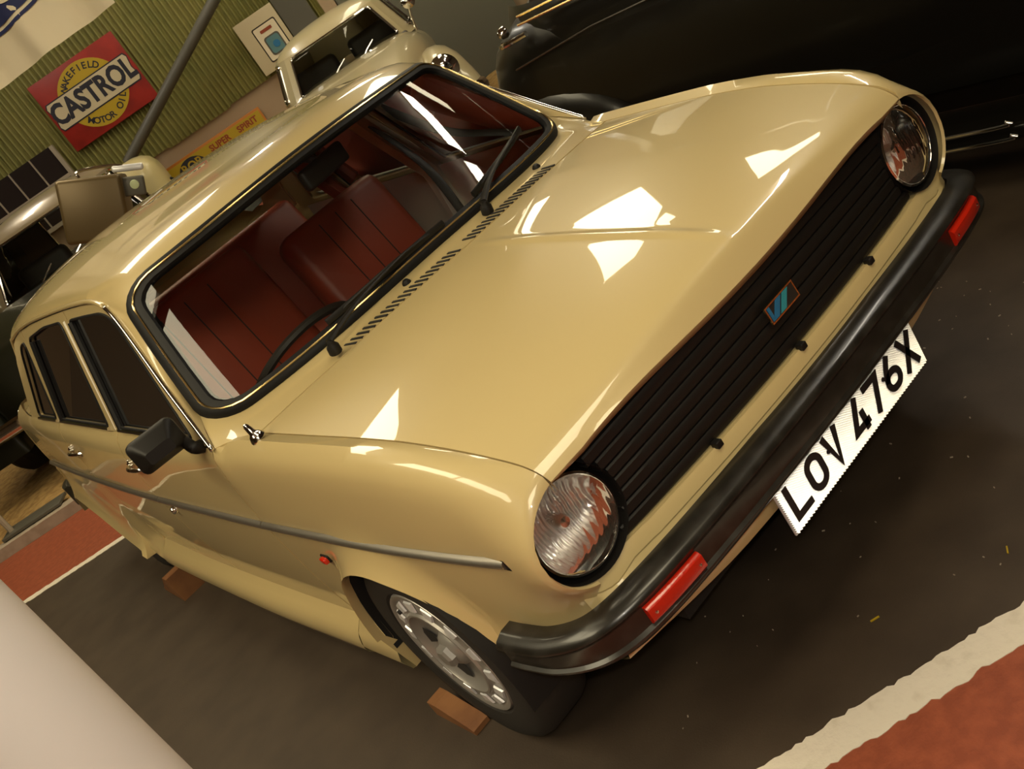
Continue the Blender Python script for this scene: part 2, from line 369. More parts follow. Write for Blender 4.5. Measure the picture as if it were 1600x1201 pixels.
# ---- plan and profile curves of the left half (image left, x negative); s mirrors it
sx_ = pchip([-.645, -.638, -.624, -.596, -.536, -.464, -.381, -.258, -.047, .329, .50], [.592, .596, .597, .600, .607, .615, .623, .635, .652, .673, .684])
sz_ = pchip([-.645, -.638, -.624, -.596, -.536, -.464, -.381, -.258, -.047, .329, .50], [.742, .751, .768, .787, .806, .822, .836, .851, .861, .864, .862])
w_ = pchip([-.64, -.55, -.40, -.08, .30, .68, 1.2, 1.7, 2.3, 2.77, 2.95, 3.12], [.688, .698, .712, .736, .754, .770, .786, .795, .795, .790, .786, .782])
wa_ = pchip([.40, .49, 1.37, 2.17, 2.66, 2.9, 3.1, 3.2], [.735, .741, .742, .754, .764, .744, .718, .70])   # waist at the window base
ws_ = pchip([-.3, .4, 1.2, 2.3, 3.1], [.755, .770, .800, .812, .80])                  # outer edge of the sill
def profile(y):
    """(x, z) down the body side from the bonnet edge or window base to the sill bottom"""
    w = w_(y)
    if y < .5:
        k = min(max((y-.40)/.10, 0), 1); k = k*k*(3-2*k)
        a, b = sx_(min(y, .49)), sz_(min(y, .49)); top = [(a, b), (a+.26*(w-a), b+.011), (a+.62*(w-a), b+.003), (a+.88*(w-a), b-.042)]
        if k > 0:
            q = wa_(.5); t2 = [(q, .862), (q+.010, .858), (q+.62*(w-q), .835), (q+.88*(w-q), .795)]
            top = [(p[0]*(1-k)+r[0]*k, p[1]*(1-k)+r[1]*k) for p, r in zip(top, t2)]
    else:
        q = wa_(y); zb = .862+.012*min(max((y-.5)/1.5, 0), 1)
        top = [(q, zb), (q+.010, zb-.004), (q+.62*(w-q), zb-.03), (q+.88*(w-q), zb-.075)]
    s = ws_(y); u_ = .040*min(max((y-2.1)/.2, 0), 1)
    return top+[(w-.001, .70), (w, .63), (w-.004, .54), (w-.014, .42), (w-.028, .315), (w-.036, .268), (s-.012, .228), (s, .198+u_*.4), (s, .168+u_*.8), (s-.012, .150+u_)]
ZCREASE = .268
def prof_rows(y, zbot, n1=9, n2=13):
    d = catmull(profile(y), 8); zs = d[:, 1]
    i1 = int(np.argmin(abs(zs-.63))); a = d[:i1+1]; b = d[i1:]
    if zbot is not None and zbot > b[-1][1]:
        k = next(i for i in range(len(b)) if b[i][1] <= zbot); t = (b[k-1][1]-zbot)/max(b[k-1][1]-b[k][1], 1e-9)
        b = np.vstack([b[:k], b[k-1]*(1-t)+b[k]*t])
    return np.vstack([resample(a, n1), resample(b, n2)[1:]])
# front arch: circle about the hub
AY, AZ, AR = 0.0, .276, .296
def arch_front(y): return AZ+math.sqrt(max(AR*AR-(y-AY)**2, 0))
rear_arch = pchip([2.33, 2.345, 2.38, 2.46, 2.54, 2.717, 2.889, 3.0, 3.08, 3.14], [.192, .215, .238, .262, .290, .362, .405, .425, .40, .32])
def column(y, zbot=None, flare=0.0, fl=1, fr=.10, full=None, xo=-.012, zt=.52):
    r = prof_rows(y, zbot); out = []
    zb = r[-1][1]; full = (1.0 if flare else 0.0) if full is None else full; xf = w_(y)+xo
    for (x, z) in r:
        d = (z-zb)
        if z < zt: x = x*(1-full)+max(x, xf)*full
        out.append([x+flare*max(0, 1-d/fr)**2, y, z])
    if fl:
        e = out[-1]; out.append([e[0]-.010, y, e[2]-.003]); out.append([e[0]-.024, y, e[2]-.001])
    return out
def mir(P, s): P = np.array(P, float); P[..., 0] *= s; return P
def edged(cols, e0=True, e1=True, dep=.012):
    """turns the first and last column inward so that the panel gap reads as a groove"""
    cols = [np.array(c) for c in cols]
    def inn(c, dy): q = c.copy(); q[:, 0] -= dep; q[:, 1] += dy; return q
    if e0: cols = [inn(cols[0], 0)]+cols
    if e1: cols = cols+[inn(cols[-1], 0)]
    return np.array(cols)
HLX, HLZ, HLR = .587, .647, .104
def side_panels(s):
    flip = s < 0
    side = 'right' if s < 0 else 'left'
    # ---- front wing: nose roundover to the headlamp, arch, tail of the wing
    y0 = -.47; base = np.array(column(y0, .36, .004, 0, .10, .6)); cols = []
    ang = [math.atan2(p[2]-HLZ, p[0]-HLX) for p in base]; ang[0] = math.atan2(sz_(y0)-HLZ, sx_(y0)-HLX)
    rad = [math.hypot(p[2]-HLZ, p[0]-HLX) for p in base]
    def ring(r, y, k, top):
        """k blends the section at y0 (0) into a circle round the lamp (1)"""
        out = []
        for i, p in enumerate(base):
            ra = rad[i]*(1-k)+r*k
            out.append([HLX+ra*math.cos(ang[i]), y, HLZ+ra*math.sin(ang[i])])
        cx, cz = sx_(top)-out[0][0], sz_(top)-out[0][2]
        for i in range(len(out)):
            f = max(0, 1-i/6.0); out[i][0] += cx*f; out[i][2] += cz*f
        return out
    cols.append([[HLX+HLR*math.cos(a), -.628, HLZ+HLR*math.sin(a)] for a in ang])
    cols.append(ring(HLR+.003, -.634, 1, -.638)); cols.append(ring(HLR+.008, -.631, 1, -.624)); cols.append(ring(HLR+.013, -.617, .94, -.610))
    cols.append(ring(HLR+.016, -.597, .78, -.590)); cols.append(ring(HLR+.018, -.565, .45, -.560)); cols.append(ring(HLR+.018, -.52, .15, -.517))
    cols.append(base.tolist())
    front = np.array(cols); nrow = front.shape[1]
    ys = [-.42, -.36, -.31]
    for y in ys: cols.append(column(y, .36 if y < -.32 else .345, {-.42: .006, -.36: .010, -.31: .013}[y], 0, .12, .8))
    W1 = mir(cols, s)
    cols2 = []
    for th in np.concatenate([[164, 160], np.linspace(155, 0, 25)]):
        y = AY+AR*math.cos(R(th)); z = AZ+AR*math.sin(R(th)); cols2.append(column(y, z, .014+.026*min(1, max(0, (166-th)/60)), 1, .11, 1))
    ytail = [AR, .36, .42, .455, .478, .496]
    cols3 = [column(y, None, 0, 1, .1, fu) for y, fu in zip(ytail, (1, .6, .25, .1, 0, 0))]
    mb = MB(); wing_name = 'front_wing'
    v, f = gridm(W1, not flip); mb.add(v, f)
    # bridge section between nose and arch
    j0 = np.array(column(-.31, .345, .013, 0, .12, .8)); j1 = np.array(cols2[0])[:nrow]
    v, f = gridm(mir([j0, j1], s), not flip); mb.add(v, f)
    v, f = gridm(mir(cols2, s), not flip); mb.add(v, f)
    v, f = gridm(mir(edged(cols3, False, True), s), not flip); mb.add(v, f)
    v, f = gridm(mir([[cols2[-1][-2], cols2[-1][-1]], [cols3[0][-2], [cols3[0][-1][0]-.04, cols3[0][-1][1], cols3[0][-1][2]]]], s), not flip); mb.add(v, f)
    # flange along the shut line
    top = mir([c[0] for c in cols[1:]]+[c[0] for c in cols2]+[c[0] for c in cols3], s); low = top.copy(); low[:, 2] -= .02
    v, f = gridm([top, low], flip); mb.add(v, f)
    wing = mb.build('front_wing', M['paint'], CAR, True, 50)
    # ---- doors: lower skins
    def skin(name, ya, yb, n):
        cols = [column(y, ZCREASE, 0, 0) for y in [ya, ya+.004]+list(np.linspace(ya+.03, yb-.03, n))+[yb-.004, yb]]
        return grid(name, mir(edged(cols), s), M['paint'], CAR, not flip, angle=50)
    fd = skin('front_door', .503, 1.352, 14); rd = skin('rear_door', 1.358, 2.150, 12)
    # ---- sill below the doors
    cols = []
    for y in np.linspace(.497, 2.154, 16):
        r = catmull(profile(y), 10); r = r[r[:, 1] <= ZCREASE+.008]
        r = resample(r, 9); cols.append([[x-(.004 if i == 0 else 0), y, z] for i, (x, z) in enumerate(r)]+[[r[-1][0]-.06, y, .165]])
    grid('sill', mir(cols, s), M['paint'], CAR, not flip, angle=50)
    # ---- rear quarter round to the tail
    cols = []
    for y, fu in ((2.156, 0), (2.16, 0), (2.20, .15), (2.24, .5), (2.29, .85), (2.328, 1)): cols.append(column(y, None, 0, 1, .1, fu, .004, .57))
    cols = [np.array(c) for c in cols]; q = cols[0].copy(); q[:, 0] -= .012; cols = [q]+cols
    ca = []
    for y in [2.332, 2.345, 2.362, 2.38, 2.42, 2.46, 2.53, 2.6, 2.7, 2.78, 2.86, 2.95, 3.0, 3.04, 3.08, 3.115, 3.14]: ca.append(column(y, rear_arch(y), .036, 1, .15, 1, .004, .57))
    mb = MB(); v, f = gridm(mir(cols, s), not flip); mb.add(v, f); v, f = gridm(mir(ca, s), not flip); mb.add(v, f)
    nr = len(ca[0])-2; v, f = gridm(mir([np.array(cols[-1])[:nr], np.array(ca[0])[:nr]], s), not flip); mb.add(v, f)
    ref = np.array(column(3.14, .30, 0, 0)); wref = w_(3.14)
    plan = [(3.0, .785, 0), (3.1, .783, 4), (3.18, .772, 16), (3.23, .750, 34), (3.27, .71, 52), (3.295, .64, 70), (3.31, .54, 80), (3.32, .4, 86), (3.325, .2, 89), (3.327, 0, 90)]
    tail = []
    for (y, x, a) in plan:
        a = R(a); tail.append([[x-(wref-p[0])*math.cos(a)*.9, y-(wref-p[0])*math.sin(a)*.9, p[2]] for p in ref])
    v, f = gridm(mir(tail[2:], s), not flip); mb.add(v, f)
    l0 = np.array(ca[-1])[:nrow]
    v, f = gridm(mir([l0, np.array(tail[2])], s), not flip); mb.add(v, f)
    rq = mb.build('rear_wing', M['paint'], CAR, True, 50)
    return wing, fd, rd, rq
PAN = {s: side_panels(s) for s in (-1, 1)}

# ---- bonnet
yb_ = lambda a: .200+.125*abs(a)**1.8                        # rear edge
yf_ = lambda a: -.672+.036*a*a                               # front lip
zc_ = pchip([-.69, -.672, -.655, -.635, -.60, -.55, -.45, -.3, -.1, .2, .35], [.738, .763, .792, .8185, .8290, .8380, .8525, .8675, .885, .902, .905])
def bonnet_pt(a, y):
    """a in -1..1 across, y along"""
    hw = sx_(y)-.004; x = a*hw; c = 1-abs(a)**2.1; ze = sz_(y)
    k = min(max((y+.672)/(.9), 0), 1)
    ridge = .0055*math.exp(-(x/.012)**2)*min(max((y+.655)/.12, 0), 1)*min(max((.19-y)/.25, 0), 1)
    # shallow outer swages
    sw = -.0018*(1/(1+math.exp(-(abs(x)-.40+.06*k)/.012)))*min(max((y+.62)/.25, 0), 1)*c
    return np.array([x, y, ze+(zc_(y)-ze)*c+ridge+sw])
A = sorted(set(list(np.linspace(-1, 1, 61))+[-.012, .012, -.024, .024, -.036, .036, -.05, .05, 0]))
P = []
T = np.concatenate([[0, .012], np.linspace(.04, .80, 24), np.linspace(.82, 1, 24)])
for a in A:
    yb, yf = yb_(a)-.004, yf_(a); row = []
    for t in T:
        y = yb+(yf-yb)*t; row.append(bonnet_pt(a, y))
    # the front chamfer turns down to the grille
    e = row[-1].copy()
    kk = 1-abs(a)**10; row.append(e+[0, .010*kk, -.014*kk-.002]); row.append(e+[0, .03*kk, -.018*kk-.003])
    row = [row[0]+np.array([0, 0, -.015])]+row
    P.append(row)
P = np.array(P)
lo, hi = P[:1].copy(), P[-1:].copy(); lo[..., 2] -= .02; hi[..., 2] -= .02; lo[..., 0] -= -.002; hi[..., 0] -= .002
grid('bonnet', np.concatenate([lo, P, hi]), M['paint'], CAR, True, angle=55)

# ---- windscreen surface: a across, b up
def WS(a, b, off=0.0):
    hw = .7122-.1117*b+.0049*math.sin(math.pi*min(max(b, 0), 1)); q = math.sqrt(a*a+.0016)-.04*0; y = .3327+.2212*q**3.0*(1-.06*b)+b*(.6542-.3327); z = .9102-.0347*a*a+b*(1.2877-.9102)-.0011*b*a*a
    p = np.array([a*hw, y, z])
    if off:
        e = 1e-3; du = WS(a+e, b)-WS(a-e, b); dv = WS(a, b+e)-WS(a, b-e); n = np.cross(du, dv); n /= np.linalg.norm(n); p = p+n*off
    return p
HWM, HTM = .665, .60
ws_out = roundpoly([(-1, 0), (1, 0), (1, 1), (-1, 1)], [.0]*4)
def wsloop(inset, n=9):
    """rounded outline in (a, b) with constant inset in metres"""
    w, h, r = 1.0-inset/HWM, inset/HTM, .105-inset*.85
    out = []
    for (cx, cy, a0, rr) in ((w, 1-h, 0, r*.95), (-w, 1-h, 90, r*.95), (-w, h, 180, r), (w, h, 270, r)):
        sxg = 1 if cx > 0 else -1; syg = 1 if cy > .5 else -1
        for k in range(n+1):
            t = R(a0+90*k/n); out.append((cx-sxg*rr/HWM+rr/HWM*math.cos(t), cy-syg*rr/HTM+rr/HTM*math.sin(t)))
    # subdivide the straight runs
    res = []
    N = len(out)
    for i in range(N):
        p, q = np.array(out[i]), np.array(out[(i+1) % N]); d = np.hypot((q-p)[0]*HWM, (q-p)[1]*HTM); m = max(1, int(d/.06))
        for k in range(m): res.append(p+(q-p)*k/m)
    return res
n_up = lambda p, off: WS(p[0], p[1], off)
L0 = wsloop(0); L1 = wsloop(.042)
def ringloft(name, loops, m, parent, flip=False):
    return grid(name, np.array(loops), m, parent, flip, closev=True, angle=50)
def rs(L, n=140):
    L = np.array(L+[L[0]]); return resample(L, n+1)[:-1]
seal_in = [n_up(p, h) for p, h in []]
q0, q1, q2, q3, q4 = (rs(wsloop(k)) for k in (0, .007, .026, .045, .052))
ringloft('windscreen_seal', [[n_up(p, -.004) for p in q0], [n_up(p, .006) for p in q1], [n_up(p, .009) for p in q2], [n_up(p, .006) for p in q3], [n_up(p, -.010) for p in q4]], M['rubber'], CAR, True)
strip_pts = [n_up(p, .010) for p in rs(wsloop(.026), 150)]
tube('seal_strip', strip_pts, .0030, M['gold'], bpy.data.objects['windscreen_seal'], 6, True)
lg = rs(wsloop(.044), 220); G = []
for k in (1, .98, .95, .91, .86, .8, .73, .65, .56, .46, .36, .25, .14, .02): G.append([WS((p[0])*k, .5+(p[1]-.5)*k, -.002) for p in lg])
v, f = gridm(np.array(G), True, closev=True); f.append([len(v)-len(lg)+i for i in range(len(lg))]); obj('windscreen', v, f, M['glass'], CAR)

# ---- cowl between bonnet and windscreen
full = [np.array(p) for p in rs(wsloop(.003), 600)]
lowr = [p for p in full if p[1] < .155 and p[0] >= 0]; lowr.sort(key=lambda p: math.atan2(p[1]-.16, p[0]-.84))
inn = np.array([WS(p[0], p[1], -.004) for p in lowr]); inn[0][0] = 0.0                      # centre to the foot of the right hand pillar
ncor = next(i for i, p in enumerate(lowr) if p[0] > .80)
outer = [np.array([0, yb_(0)+.004, 0])]
bo = []
for a in np.linspace(0, 1, 30): p = bonnet_pt(a*.999, yb_(a)); p[1] += .004; bo.append(p)
foot = catmull([bo[-1], (.690, .39, .865), (.712, .44, .8645), (.7385, .486, .8625)], 6)
inA, inB = resample(inn[:ncor+1], 30), resample(inn[ncor:], 12)[1:]
ouA, ouB = resample(np.array(bo), 30), resample(foot, 12)[1:]
IN_, OU_ = np.vstack([inA, inB]), np.vstack([ouA, ouB]); P = []
for k in range(len(IN_)):
    p0, p1 = OU_[k], IN_[k]; dn = .015 if k < 30 else .004
    P.append([p0+[0, 0, -dn], p0, p0*.85+p1*.15, p0*.6+p1*.4, p0*.25+p1*.75, p1])
mb = MB(); v, f = gridm(np.array(P), False); mb.add(v, f); v, f = gridm(mir(P, -1), True); mb.add(v, f)
cowl = mb.build('cowl', M['paint'], CAR, True, 50)
def cowl_at(x, t):
    k = min(range(len(IN_)), key=lambda i: abs(OU_[i][0]*(1-t)+IN_[i][0]*t-abs(x))); q = OU_[k]*(1-t)+IN_[k]*t; return np.array([x, q[1], q[2]])
# vent slots, washer jets
for k in range(40):
    if k in (19, 20): continue
    x = -.378+.0193*k; _, y, z = cowl_at(x, .17); z += .0008
    v, f = boxm((x, y, z), (.0078, .046, .003), ((.97, .22, 0), (-.22, .97, .05), (0, -.05, 1))); obj('vent_slot', v, f, M['slotdark'], cowl, False)
for x in (-.155, .383):
    lathe('washer_jet', [(0, .012), (.007, .011), (.012, .004), (.013, -.008)], cowl_at(x, .62), (0, -.2, 1), M['black'], CAR, 14)

# ---- roof, pillars
gy = [.953, 1.024, 1.218, 1.429, 1.699, 1.933, 2.174, 2.40]; gx_ = pchip(gy, [.618, .614, .616, .619, .626, .632, .641, .652]); gz_ = pchip(gy, [1.236, 1.251, 1.253, 1.249, 1.241, 1.231, 1.213, 1.180])
rz_ = pchip([.7, .85, 1.0, 1.2, 1.5, 1.8, 2.1, 2.4, 2.6], [1.285, 1.308, 1.324, 1.338, 1.346, 1.342, 1.328, 1.298, 1.262])
def roof_pt(a, y):
    hw = gx_(y); zg = gz_(y)+.004; zt = rz_(y); t = math.asin(max(-1, min(1, a)))/(math.pi/2) if False else a
    x = hw*math.copysign(1-(1-abs(a))**1.6, a); q = abs(x)/hw
    return np.array([x, y, zg+(zt-zg)*(1-q**3.0)**.62])
AR_ = np.linspace(-1, 1, 41)
YR = 1.10
P = [[roof_pt(a, y) for y in np.linspace(YR, 2.42, 22)] for a in AR_]
roofgrid = np.array(P)
mb = MB(); v, f = gridm(roofgrid, False); mb.add(v, f)
# front strip: from the windscreen outline to the roof and the gutters
gut_front = catmull([(.741, .486, .862), (.713, .591, .947), (.690, .675, 1.02), (.665, .757, 1.09), (.640, .842, 1.163), (.628, .890, 1.203), (.619, .945, 1.232), (.615, 1.02, 1.250), tuple(roof_pt(1, YR)*[1, 1, 1])], 5)
def a_side():
    """inner (windscreen outline) and outer points of the left half, base to roof centre"""
    full = [np.array(p) for p in rs(wsloop(.004), 400)]
    right = [p for p in full if p[0] >= -1e-6]
    # order from the bottom corner up the side and along the top to the centre
    start = [p for p in right if p[1] < .16 and p[0] > .85]; base = max(start, key=lambda p: p[1] if p[1] < .14 else -1)
    i0 = min(range(len(full)), key=lambda i: np.linalg.norm(full[i]-base)); seq = []; i = i0
    for k in range(400):
        p = full[(i0+k) % 400]; seq.append(p)
        if k > 5 and p[0] <= 1e-3 and p[1] > .5: break
    return seq
seq = a_side()
inner = np.array([WS(p[0], p[1], -.003) for p in seq])
rowe = np.array([roof_pt(a, YR) for a in np.linspace(1, 0, 21)])
ncut = next(i for i, p in enumerate(seq) if p[1] > .90 and p[0] < .94)
ni = 26
in_p = np.vstack([resample(inner[:ncut+1], ni), resample(inner[ncut:], 21)[1:]])
out_p = np.vstack([resample(gut_front, ni), rowe[1:]])
strip = []
for k in range(len(in_p)):
    a, b = in_p[k], out_p[k]; d = b-a; L = np.linalg.norm(d)
    if k < ni-6: n = np.array([.5, -.45, .55]); bul = .004
    else: n = np.array([0, -.3, 1.0]); bul = .03*min(1, (k-(ni-6))/8) if k < ni+2 else .03
    e = 1e-2
    if k >= ni-3:
        av = np.linspace(1, 0, 21)[max(0, k-(ni-1))]; tb = (roof_pt(av, YR+e)-roof_pt(av, YR))/e; tb = tb/np.linalg.norm(tb)*L
        ta = np.array([0.0, .55, .55]); ta = ta/np.linalg.norm(ta)*L*.9
        ta = ta*.6+d*.4
        row = []
        for t in np.linspace(0, 1, 8): row.append((2*t**3-3*t*t+1)*a+(t**3-2*t*t+t)*ta+(-2*t**3+3*t*t)*b+(t**3-t*t)*(tb if k > ni else d*.7+tb*.3))
    else: row = [a+d*t+n*bul*math.sin(math.pi*t) for t in np.linspace(0, 1, 8)]
    strip.append(row)
strip = np.array(strip)
v, f = gridm(strip, True); mb.add(v, f); v, f = gridm(mir(strip, -1), False); mb.add(v, f)
mb.build('roof', M['paint'], CAR, True, 60)
# gutters with a bright edge
for s in (-1, 1):
    g = np.vstack([gut_front[:-1], [roof_pt(1, y) for y in np.linspace(YR, 2.40, 16)], [(.668, 2.50, 1.10), (.70, 2.58, .99), (.745, 2.66, .885)]]); g[:, 0] += .004; g = mir(g, s)
    v, f = sweepm(g[:31], circ(.006, 8), (0, 0, 1)); obj('gutter_strip', v, f, M['chrome'], CAR)
    v, f = sweepm(g[30:], circ(.007, 8), (0, 0, 1)); obj('roof_gutter', v, f, M['paint'], CAR)
# ---- side windows: plane of the greenhouse
def gp(y, z, s, off=0.0):
    x = -(.741+.012*(y-.49))+.342*(z-.86); n = np.array([-.945, -.011, .323])
    return (np.array([x, y, z])+n*off)*np.array([-s if s > 0 else 1, 1, 1]) if s < 0 else (np.array([x, y, z])+n*off)*np.array([-1, 1, 1])
gfr = [(p[1], p[2]-.004) for p in gut_front]
def gl(y): return gz_(y)-.006
front_out = [(.505, .868)]+[(p[0]+.004, p[1]-.004) for p in gfr[2:-1]]+[(1.2, gl(1.2)), (1.356+.06, gl(1.41)), (1.325, .868)]
front_gl = roundpoly([(.615, .885), (.80, 1.085), (.908, 1.196), (1.0, 1.216), (1.19, 1.216), (1.385, 1.213), (1.285, .885)], [.015, .02, .05, .05, .03, .03, .015], 4)
rear_out = [(1.330, .868), (1.422, gl(1.41)), (1.7, gl(1.7)), (1.95, gl(1.95)), (2.16, gl(2.16)), (2.118, .868)]
rear_gl = roundpoly([(1.425, .885), (1.508, 1.212), (1.78, 1.206), (2.05, 1.180), (2.075, 1.165), (2.080, .885)], [.015, .03, .05, .03, .03, .015], 4)
q_out = [(2.123, .868), (2.165, gl(2.16)), (2.30, gl(2.3)), (2.40, gl(2.4)-.01), (2.50, 1.09), (2.58, .985), (2.655, .868)]
q_gl = roundpoly([(2.165, .885), (2.186, 1.168), (2.30, 1.150), (2.475, .885)], [.02, .03, .05, .03], 4)
for s in (-1, 1):
    for (nm, out, gl_, door, dr) in (('front_window_frame', front_out, front_gl, PAN[s][1], 1), ('rear_window_frame', rear_out, rear_gl, PAN[s][2], 1), ('quarter_window_frame', q_out, q_gl, PAN[s][3], 0)):
        v, f = slab2d([out, gl_], lambda p, h: gp(p[0], p[1], s, h-.012), .014)
        if s < 0: f = [q[::-1] for q in f]
        fr = obj(nm, v, f, M['paint'], door, True, 30)
        v, f = fill2d([gl_]); obj('window_pane', [gp(p[0], p[1], s, -.006) for p in v], f, M['glass'], door)
        ring = [gp(p[0], p[1], s, .003) for p in gl_]
        # bright strip along the base, black channel round the glass
        tube('window_channel', ring, .0045, M['rubber'], door, 6, True)
        ys = [p[0] for p in gl_ if p[1] < .9]; y0, y1 = min(ys)-.01, max(ys)+.012
        tube('waist_strip', [gp(y0, .876, s, .006), gp((y0+y1)/2, .876, s, .006), gp(y1, .876, s, .006)], .007, M['chrome'], door, 8)
        if nm != 'quarter_window_frame':
            (ya, za), (yb2, zb2) = ((1.292, .880), (1.384, 1.206)) if nm == 'front_window_frame' else ((2.084, .880), (2.054, 1.165))
            tube('glass_run', [gp(ya-.012, za, s, .002), gp(yb2-.012, zb2, s, .002)], .011, M['rubber'], door, 8); tube('post_strip', [gp(ya, za, s, .006), gp(yb2, zb2, s, .006)], .0055, M['chrome'], door, 8)
# ---- hatch: sloping tailgate with its window
hl = [(.655, 2.41, 1.172), (.687, 2.50, 1.09), (.724, 2.585, .985), (.758, 2.66, .878), (.738, 2.9, .874), (.700, 3.16, .868)]
def hatch_pt(a, b):
    e = catmull(hl, 4); e = resample(e, 40); p = e[int(round(b*39))]; pass
    top = pchip([0, .25, .5, .75, 1], [2.42, 2.64, 2.87, 3.06, 3.20])(b); tz = pchip([0, .25, .5, .75, 1], [1.296, 1.212, 1.09, .965, .868])(b)
    k = abs(a)**2.6
    return np.array([a*p[0], top*(1-k)+p[1]*k, tz*(1-k)+p[2]*k])
hp = np.array([[hatch_pt(a, b) for b in np.linspace(0, 1, 17)] for a in np.linspace(-1, 1, 25)])
mb = MB(); v, f = gridm(hp, False, skip=lambda i, j: 2 <= i < 22 and 2 <= j < 14); mb.add(v, f)
mb.build('tailgate', M['paint'], CAR, True, 50)
v, f = gridm(hp[2:23, 2:15]-np.array([0, .003, .003])); obj('rear_window', v, f, M['glass'], CAR)
# ---- nose: front panel, grille, headlamps
def arcn(x): return -.660+.042*(x/.55)**2          # plan curve of the grille and front panel
P = []
for x in np.linspace(-.655, .655, 81):
    ax = abs(x); d = ax-HLX
    zt = .558-.008*(ax/.5)**2 if ax < .50 else .550
    if ax > .490:
        q = HLR*HLR-d*d; zt = HLZ-math.sqrt(q) if q > 0 else HLZ-.02
        zt = min(zt, .552) if d < 0 else zt-.001
    y = arcn(min(ax, .57))+(.9*max(0, ax-.585)**1.4)
    P.append([[x, y+.035, zt+.0], [x, y, zt], [x, y-.006, zt-.008], [x, y-.012, zt-.026], [x, y-.010, zt-.030], [x, y-.016, .508], [x, y-.010, .49], [x, y+.006, .44]])
grid('front_panel', np.array(P), M['paint'], CAR, True, angle=40)
# lower valance under the bumper
P = [[[x, y+.05*(x/.6)**2, z+(.06*max(0, abs(x)-.35) if z < .37 else 0)] for y, z in ((-.620, .44), (-.645, .395), (-.650, .365), (-.640, .338), (-.60, .322), (-.40, .30))] for x in np.linspace(-.64, .64, 25)]
grid('valance', np.array(P), M['paint'], CAR, False, angle=40)
# grille: backing and six bars
P = []
XS = np.linspace(-.565, .565, 41)
def gtop(x): return bonnet_pt(x/.60, -.665)[2]-.022
def gbot(x): return (.558-.008*(abs(x)/.5)**2)+.002
P = [[[x, arcn(x)+.034, gtop(x)], [x, arcn(x)+.034, gbot(x)-.004]] for x in XS]
def cz(x): return math.sqrt(max(0, (HLR+.001)**2-(abs(x)-HLX)**2))
XI = HLX-HLR-.001
mb = MB(); v, f = gridm([[[x, arcn(x)+.034, gtop(x)], [x, arcn(x)+.034, gbot(x)-.004]] for x in np.linspace(-XI, XI, 31)], False); mb.add(v, f)
for s in (-1, 1):
    X2 = np.linspace(XI, .56, 9)
    v, f = gridm([[[s*x, arcn(x)+.034, max(gtop(x), HLZ+cz(x))], [s*x, arcn(x)+.034, HLZ+cz(x)]] for x in X2], s < 0); mb.add(v, f)
    v, f = gridm([[[s*x, arcn(x)+.034, HLZ-cz(x)], [s*x, arcn(x)+.034, min(gbot(x)-.004, HLZ-cz(x))]] for x in X2], s < 0); mb.add(v, f)
gr = mb.build('grille', M['black'], CAR, False)
NB = 7
for k in range(NB):
    t = (k+.5)/NB; P = []
    zm = gbot(.5)+(gtop(.5)-gbot(.5))*t; xe = HLX-cz(HLX)*0-math.sqrt(max(0, (HLR+.001)**2-(zm-HLZ)**2)) if abs(zm-HLZ) < HLR else .56
    for x in np.linspace(-xe, xe, 37):
        z = gbot(x)+(gtop(x)-gbot(x))*t; h = (gtop(x)-gbot(x))/NB*.45; y = arcn(x)+.008
        P.append([[x, y+.026, z+h*.9], [x, y+.003, z+h], [x, y, z+h*.7], [x, y, z-h*.7], [x, y+.003, z-h], [x, y+.026, z-h*.9]])
    grid('grille_bar', np.array(P), M['black'], gr, False, angle=40)
for x in (-.28, 0, .28):
    box('grille_clip', (x, arcn(x)-.002, gbot(x)+.001), (.016, .018, .014), M['black'], gr, None, .002)
# badge: parallelogram plate with blue stripes
bc = np.array([.004, arcn(0)-.004, .663]); bx, by = np.array([1, 0, 0.0]), np.array([0, .10, .995])
def bplace(dy): return lambda p, h: bc+bx*p[0]+by*p[1]+np.array([0, -1, .1])*(h+dy)
v, f = slab2d([[(-.045, -.0165), (.045, -.0165), (.045, .0165), (-.045, .0165)]], bplace(0), .004); badge = obj('badge', v, f, M['darktrim'], gr, False)
ro = [(-.047, -.0185), (.047, -.0185), (.047, .0185), (-.047, .0185)]; ri = [(-.044, -.0155), (.044, -.0155), (.044, .0155), (-.044, .0155)]
v, f = slab2d([ro, ri], bplace(.001), .005); obj('badge_rim', v, f, M['chrome'], badge, False) if False else None
mb = MB(); mb.add(*slab2d([ro, ri], bplace(.001), .0045))
mbd = MB(); mbd.add(*slab2d([[(-.040, -.0145), (-.022, -.0145), (.006, .0145), (-.012, .0145)]], bplace(.003), .0025)); mbd.add(*slab2d([[(-.042, -.0145), (-.042, .0145), (-.034, .0145), (-.034, -.010)]], bplace(.003), .0025))
mbt = MB(); mbt.add(*slab2d([[(-.016, -.0145), (.002, -.0145), (.030, .0145), (.012, .0145)]], bplace(.003), .0025))
def sub(mb_, name, m, par): return obj(name, mb_.v, mb_.f, m, par, False)
tmp = [(mb, 'badge_rim', M['gold']), (mbd, 'badge_stripe', M['badgeblue']), (mbt, 'badge_stripe', M['badgeteal'])]
for q, n_, m_ in tmp: sub(q, n_, m_, gr)
